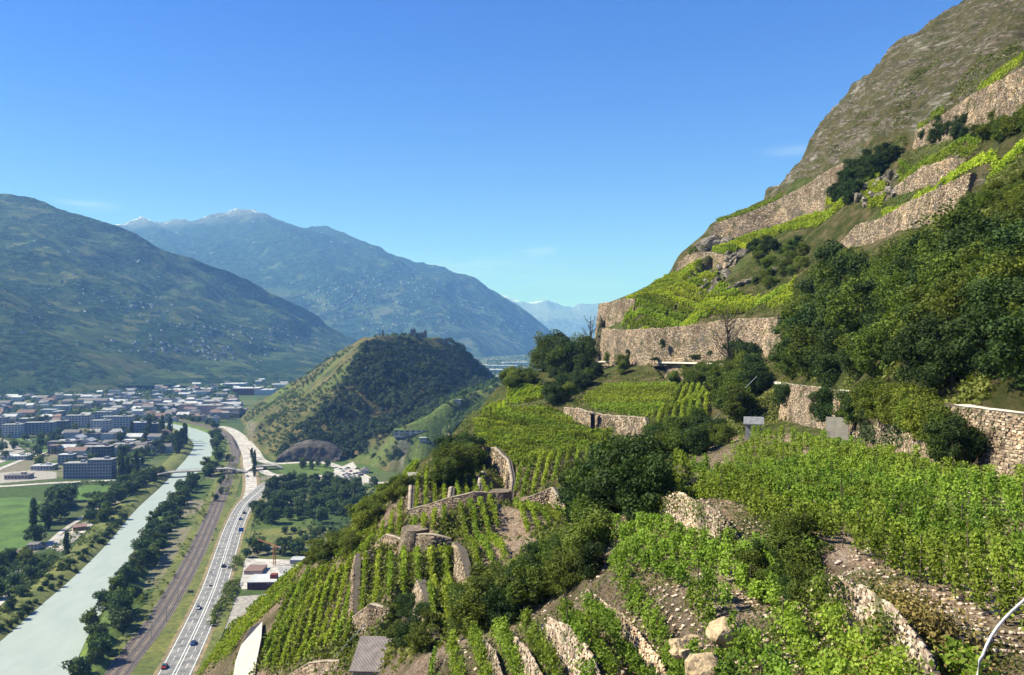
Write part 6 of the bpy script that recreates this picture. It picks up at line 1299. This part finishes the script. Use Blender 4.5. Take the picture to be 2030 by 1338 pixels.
AREAS = [((-30, 790, 240, 838), 60, 'small low house in the left far part of the town'), ((0, 838, 120, 850), 6, 'small house near the canal'), ((240, 800, 400, 838), 46, 'house in the middle of the far town, behind the poplars'),
         ((90, 765, 470, 798), 60, 'tiny far house along the foot of the left mountain'), ((330, 800, 500, 832), 30, 'brown-roofed house around the station'), ((120, 868, 330, 905), 22, 'small house among the apartment blocks'), ((500, 752, 610, 775), 14, 'far house left of the castle hill foot')]
RM = ['redroof', 'slate', 'flatroof', 'paleroof', 'flatroof', 'slate', 'paleroof']; WMn = ['whitewall', 'greywall', 'pinkwall', 'whitewall']
for (x0, y0, x1, y1), n, lab in AREAS:
    k = tr = 0
    while k < n and tr < 3000:
        tr += 1; u, v = rnd.uniform(x0, x1), rnd.uniform(y0, y1)
        if v < 790 - u * .075 or (u > 470 and v > 775) or (325 < u < 435 and v > 836): continue
        p = G(u, v)
        if any((p - q).length < 26 for q in got): continue
        got.append(p); k += 1; wd = rnd.uniform(12, 30); hh = rnd.uniform(6, 14); kk = p.y / F
        building(u, v, wd / kk, hh / kk, rnd.uniform(11, 18), R(rnd.choice([4, 10, -6, 94])), M[rnd.choice(WMn)], M[rnd.choice(RM)], lab, style=rnd.choice(['flat', 'gable', 'hip', 'gable']), group=lab + ' group', name='house', cat='house', extra=False)
# villas at the foot of the hill
def onC(u, v, Y): p = CT.hit(u, v, 640, 1800, 2.0) or P(u, v, Y); p.z = float(CT.z(p.x, p.y)) - .3; return p
for (u, v, Y, w, h, d, lab) in ((812, 868, 860, 66, 10, 22, 'flat pale villa with a planted green roof at the right foot of the castle hill'), (865, 884, 800, 50, 9, 16, 'white-framed modern villa below the planted roof'), (905, 803, 850, 16, 6, 12, 'small white house high on the saddle meadow'), (838, 882, 810, 14, 10, 12, 'small white cube house beside the modern villa')):
    building(u, v, w, h, d, R(5), M['whitewall'], M['grass'] if 'planted' in lab else M['paleroof'], lab, 2, 6, name='villa', pos=onC(u, v, Y))
for (u, v, w, h, lab) in ((745, 918, 18, 8, 'white villa among trees behind the car park'), (775, 922, 16, 8, 'villa with a pale roof nearer the vineyard shoulder'), (722, 938, 16, 6, 'low building beside the car park'), (680, 957, 14, 6, 'red-doored garage below the car park road')):
    building(u, v, w, h, 10, R(8), M['whitewall'], M['slate'], lab, style='hip', name='villa')
# building site: long red-sided hall, half-built concrete, crane
building(522, 1168, 66, 13, 16, R(3), M['rust'], M['paleroof'], 'long hall with a dark red side and white roof on the building site', 1, 9, name='hall')
building(570, 1150, 46, 9, 18, R(20), M['whitewall'], M['flatroof'], 'white half-built hall behind the red-sided hall', name='hall')
building(500, 1138, 34, 5, 14, R(3), M['pinkwall'], M['redroof'], 'low tiled roof stacked with red blocks on the building site', name='hall')
building(590, 1118, 30, 7, 8, R(0), M['greywall'], M['paleroof'], 'grey site office with a flat roof', name='site_office')
building(555, 1166, 26, 5, 8, R(25), M['greywall'], M['metal'], 'small teal-grey shed right of the red-sided hall', name='shed')
def crane(u, v, h, label):
    p = G(u, v); e = empty('tower_crane', p); tag(e, label, 'crane'); mb = MB(); a = .7
    for sx, sy in ((-1, -1), (1, -1), (1, 1), (-1, 1)): mb.tube([(sx * a, sy * a, 0), (sx * a, sy * a, h)], .14, 4)
    k = 0; z = 0
    while z < h - 1.5:
        for i, (x0, y0, x1, y1) in enumerate(((-a, -a, a, -a), (a, -a, a, a), (a, a, -a, a), (-a, a, -a, -a))): mb.tube([(x0, y0, z), (x1, y1, z + 1.5)], .08, 3)
        z += 1.5
    mb.build('mast', M['crane'], e); j = MB(); L_ = 13; dj = Vector((-.95, .3, 0)).normalized(); up = Vector((0, 0, h))
    for s_ in (-.5, .5): q = Vector((-dj.y, dj.x, 0)) * s_; j.tube([up + q - dj * 4, up + q + dj * L_ + Vector((0, 0, 4))], .14, 4)
    j.tube([up + Vector((0, 0, 1.2)), up + dj * L_ + Vector((0, 0, 4.3))], .14, 4); j.build('jib', M['crane'], e)
    MB().box(-dj.x * 4, -dj.y * 4, h - 1.2, 1.6, 1.6, 1.5).build('counterweight', M['concrete'], e); MB().box(.9, -.6, h - 1.6, 1.2, 1.2, 1.6).build('cab', M['crane'], e)
crane(544, 1120, 12, 'small orange-brown tower crane on the building site')
# highway signs
def sign(u, v, w, h, hz, mat, label):
    p = G(u, v); e = empty('road_sign', p); tag(e, label, 'sign'); MB().box(0, 0, hz - h, w, .2, h).build('panel', mat, e)
    for s_ in (-1, 1): MB().tube([(s_ * w * .35, .15, -.5), (s_ * w * .35, .15, hz)], .12, 6).build('post', M['metal'], e)
sign(478, 1058, 3.6, 3.0, 4.6, M['bluesign'], 'square blue sign on the right verge of the highway')
sign(378, 1181, 3.4, 1.5, 3.2, M['slate'], 'dark board on the grass between railway and highway')
for u, v, w_ in ((418, 1168, 'beside the lower right verge of the highway'), (454, 1132, 'right of the large black car'), (428, 1054, 'left of the highway level with the blue sign'), (422, 1076, 'left of the highway below the blue sign')): sign(u, v, 1.8, 1.0, 2.6, M['slate'], 'small dark board ' + w_)
# line masts of the railway
for u, v in ((250, 1288), (300, 1268), (352, 1195), (392, 1110), (425, 1035), (330, 1232)):
    p = G(u, v); e = empty('line_mast', p); tag(e, 'thin catenary mast beside the railway tracks', 'mast', 'catenary masts of the railway'); MB().tube([(0, 0, -.5), (0, 0, 8.5)], [.2, .12], 6).build('pole', M['metal'], e); MB().tube([(0, 0, 7.6), (5.5, 1, 7.6)], .09, 4).build('arm', M['metal'], e)
# cars
def car_parts():
    mb = MB().box(0, 0, .35, 4.4, 1.8, .55, taper=.98); body = mb.mesh('body'); cab = MB().box(-.2, 0, .9, 2.3, 1.6, .55, taper=.8).mesh('cabin')
    wh = []
    for sx in (-1.35, 1.35):
        for sy in (-.85, .85): wh.append(MB().tube([(sx, sy - .12, .33), (sx, sy + .12, .33)], .33, 12).mesh('wheel'))
    cab.materials.append(M['glass'])
    for w_ in wh: w_.materials.append(M['shade_tyre'])
    return body, cab, wh
CB = {}
body0, cab0, wh0 = car_parts()
def car(pos, rz, color, label, group=None, sc=1.15):
    if color not in CB:
        b_ = body0.copy(); b_.materials.append(M[color]); CB[color] = b_
    e = empty('car', pos, rz); e.scale = (sc, sc, sc); tag(e, label, 'car', group); link('body', CB[color], None, e); link('cabin', cab0, None, e)
    for w_ in wh0: link('wheel', w_, None, e)
M['carwhite'] = plain('car_paint_white', (.75, .75, .75), None, 1, .3); M['carblack'] = plain('car_paint_black', (.03, .03, .035), None, 1, .3); M['carred'] = plain('car_paint_red', (.35, .04, .04), None, 1, .3); M['carblue'] = plain('car_paint_blue', (.05, .1, .28), None, 1, .3); M['carsilver'] = plain('car_paint_silver', (.4, .42, .45), None, 1, .3)
hwdir = math.atan2(HW[2].y - HW[1].y, HW[2].x - HW[1].x)
def onroad(u, v, off=0): p = G(u, v); p.z = .14; return p
for (u, v, c, lab) in ((443, 1124, 'carblack', 'black car in the middle of the highway, the largest'), (393, 1207, 'carwhite', 'white car on the left lane of the highway'), (326, 1324, 'carred', 'dark red car at the bottom of the highway'), (383, 1277, 'carblue', 'dark car on the right lane near the bottom of the highway'), (476, 1030, 'carblue', 'dark blue car on the upper highway'), (484, 1018, 'carblack', 'black car just before the fork'), (497, 1000, 'carsilver', 'silver car at the fork'), (533, 966, 'carblack', 'dark car on the exit branch'), (549, 957, 'carsilver', 'grey car at the end of the exit branch'), (490, 945, 'carwhite', 'white car on the slip road')):
    car(onroad(u, v), hwdir + (0 if v > 1000 else -.3), c, lab)
for i in range(34):
    u = rnd.uniform(672, 728); v = rnd.uniform(928, 952); p = G(u, v); p.z = -.1
    if not bool(inpoly(np.array([u]), np.array([v]), [(668, 930), (700, 917), (712, 932), (735, 948), (720, 957), (690, 948), (662, 942)])[0]): continue
    car(p, R(rnd.choice([60, 150])), rnd.choice(['carwhite', 'carblack', 'carred', 'carsilver', 'carblue']), 'parked car in the pale car park beside the villas', 'cars parked beside the villas', 1.1)

# ------------------------------------------------------------------ villages on the far mountains
def village(mname, clusters, size, label):
    me = bpy.data.objects[mname].data; n = len(me.vertices); co_ = np.empty(n * 3, np.float32); me.vertices.foreach_get('co', co_)
    bv = BVHTree.FromPolygons([tuple(c) for c in co_.reshape(-1, 3)], [tuple(p.vertices) for p in me.polygons]); o = Vector((0, 0, CZ)); mb = MB()
    for (u0, v0, su, sv_, rot, m_) in clusters:
        for _ in range(m_):
            a, b_ = rnd.gauss(0, su), rnd.gauss(0, sv_); u, v = u0 + a, v0 + b_ + a * rot; h = bv.ray_cast(o, (P(u, v, 1000) - o).normalized())
            if h[0] is None: continue
            s_ = size * rnd.uniform(.6, 1.5); mb.box(h[0].x, h[0].y, h[0].z - s_ * .3, s_ * 1.3, s_, s_ * .9, rnd.uniform(0, 3))
    tag(mb.build('distant_houses', M['greywall']), label, 'houses', kind='stuff')
village('left_mountain', [(420, 655, 55, 14, .15, 70), (300, 612, 50, 12, .2, 45), (350, 690, 60, 10, .0, 70), (240, 590, 60, 12, .3, 22), (450, 700, 60, 10, 0, 50), (560, 668, 50, 10, .2, 40), (120, 655, 80, 40, 0, 14), (60, 560, 60, 40, .3, 10)], 6.5, 'village houses scattered over the left mountain')
village('blue_mountain', [(740, 590, 70, 22, .1, 130), (800, 560, 50, 14, .1, 70), (650, 580, 40, 16, .1, 50), (700, 620, 60, 16, 0, 60), (1000, 640, 40, 16, .5, 60), (850, 640, 50, 12, .1, 30), (940, 610, 40, 12, .4, 25)], 10, 'villages scattered over the blue mountain')

# ------------------------------------------------------------------ low growth on the valley floor, rubble, creepers
def low_growth(name, polys, n, hs, mat, leaf, per, label):
    pos = []
    for poly in polys:
        g = [(G(*q).x, G(*q).y) for q in poly]; xs = [q[0] for q in g]; ys = [q[1] for q in g]
        x = rng.uniform(min(xs), max(xs), n * 4); y = rng.uniform(min(ys), max(ys), n * 4); k = inpoly(x, y, g) & (fbm(x / 25, y / 25, 4, 14) > -0.08); pos += [(a, b, 0.2) for a, b in zip(x[k][:n], y[k][:n])]
    wood_object(name, pos, rng.uniform(hs[0], hs[1], len(pos)), mat, leaf, per, label, 'low growth', 0.6)
low_growth('bank_growth', [[(-60, 1310), (0, 1262), (75, 1196), (150, 1132), (215, 1066), (270, 1000), (318, 955), (300, 945), (180, 1020), (60, 1130), (-60, 1240)]], 900, (1.2, 4.0), 'leaf_mid', 0.9, 30, 'bushes and tall grass along the left river bank')
low_growth('verge_growth', [[(142, 1338), (185, 1240), (225, 1180), (262, 1105), (300, 1035), (380, 962), (432, 960), (415, 1010), (385, 1075), (345, 1150), (290, 1235), (215, 1338)], [(470, 1090), (440, 1180), (405, 1260), (425, 1240), (465, 1185), (480, 1120)], [(455, 900), (475, 915), (470, 960), (440, 1010), (448, 960)]], 500, (0.9, 3.0), 'leaf_mid', 0.9, 26, 'low bushes between the river, the railway and the highway')
low_growth('meadow_growth', [[(480, 1085), (500, 1035), (560, 960), (720, 965), (800, 985), (720, 1070), (640, 1085)], [(-60, 1100), (110, 1105), (60, 1180), (-60, 1290)], [(100, 962), (240, 955), (230, 1000), (150, 1020), (90, 1000)]], 700, (0.8, 3.2), 'leaf_far', 1.1, 26, 'low bushes over the valley meadows')
low_growth('town_growth', [[(0, 795), (330, 790), (470, 780), (480, 835), (330, 838), (330, 905), (120, 940), (0, 905)]], 900, (4, 9), 'leaf_far', 2.0, 26, 'garden trees and hedges between the blocks of the town')
rv = rock_mesh(3, 1, .6).vertices; base_v = np.array([tuple(v.co) for v in rv]); me_ = rock_mesh(3, 1, .6); base_f = np.array([tuple(p.vertices) for p in me_.polygons])
Vs, Fs, cnt = [], [], 0
for _ in range(5200):
    u, v = rnd.uniform(860, 2030), rnd.uniform(960, 1338); p = HT.hit(u, v, 18, 120)
    if p is None or (p.y > 66) or mnoise.noise(p * .35) < -.1: continue
    s_ = rnd.uniform(.035, .15) ** 1.0 * (1.5 if rnd.random() < .08 else 1); a = rnd.uniform(0, 6.28); R_ = np.array(Matrix.Rotation(a, 3, 'Z'))
    Vs.append((base_v * np.array([1.3, .9, .8]) * s_) @ R_.T + np.array(p) + np.array([0, 0, s_ * .2])); Fs.append(base_f + cnt * len(base_v)); cnt += 1
tag(link('loose_stones', qmesh('loose_stones', np.concatenate(Vs), np.concatenate(Fs)), plain('loose_stone', (.56, .46, .36), (.36, .25, .18), 3)), 'loose pale stones scattered on the soil between the near vines', 'stones', kind='stuff')
def dz(p, z): return p + Vector((-.12, -.05, z))
T_ = WALLGEO['r_two'][0]; Tq = WALLGEO['r_one'][0]
hang_leaves('creepers', [(dz(T_[i], .35), dz(T_[i + 1], .35), dz(T_[i + 1], -.75), dz(T_[i], -.75), 420) for i in range(3)] + [(dz(Tq[i], .35), dz(Tq[i + 1], .35), dz(Tq[i + 1], -.8), dz(Tq[i], -.8), 380) for i in range(3)], 0, .17, 'leaf_mid', 'green creepers hanging over the tops of the near rubble walls')

# ------------------------------------------------------------------ haze
hz = MB().add([(-24000, -600, -12), (24000, -600, -12), (24000, 33000, -12), (-24000, 33000, -12), (-24000, -600, 2300), (24000, -600, 2300), (24000, 33000, 2300), (-24000, 33000, 2300)], [(3, 2, 1, 0), (4, 5, 6, 7), (0, 1, 5, 4), (1, 2, 6, 5), (2, 3, 7, 6), (3, 0, 4, 7)])
hm = bpy.data.materials.new('haze'); hm.use_nodes = True; t = hm.node_tree; t.nodes.clear(); out = t.nodes.new('ShaderNodeOutputMaterial'); pv = t.nodes.new('ShaderNodeVolumePrincipled')
pv.inputs['Color'].default_value = (0.20, 0.44, 1.0, 1); pv.inputs['Absorption Color'].default_value = (0.38, 0.75, 1, 1); pv.inputs['Density'].default_value = 9e-5; pv.inputs['Anisotropy'].default_value = 0.0
t.links.new(pv.outputs[0], out.inputs['Volume'])
tag(hz.build('haze', hm), kind='stuff')

# ------------------------------------------------------------------ labels within groups: by place from left to right
from collections import defaultdict
GR = defaultdict(list)
for o in S.objects:
    if o.parent is None and 'group' in o and 'label' in o: GR[(o['group'], o['label'])].append(o)
for (g_, l_), L_ in GR.items():
    if len(L_) < 2: continue
    def su(o): return (o.location.x / max(o.location.y, 1)) if o.type == 'EMPTY' or o.location.length > 0 else 0
    L_.sort(key=su); nw = len(l_.split())
    if len(L_) <= 20 and nw <= 12:
        for i, o in enumerate(L_): o['label'] = ('leftmost ' if i == 0 else 'rightmost ' if i == len(L_) - 1 else ordw(i + 1) + ' from left, ') + l_
    elif nw <= 15:
        L_[0]['label'] = 'leftmost ' + l_; L_[-1]['label'] = 'rightmost ' + l_
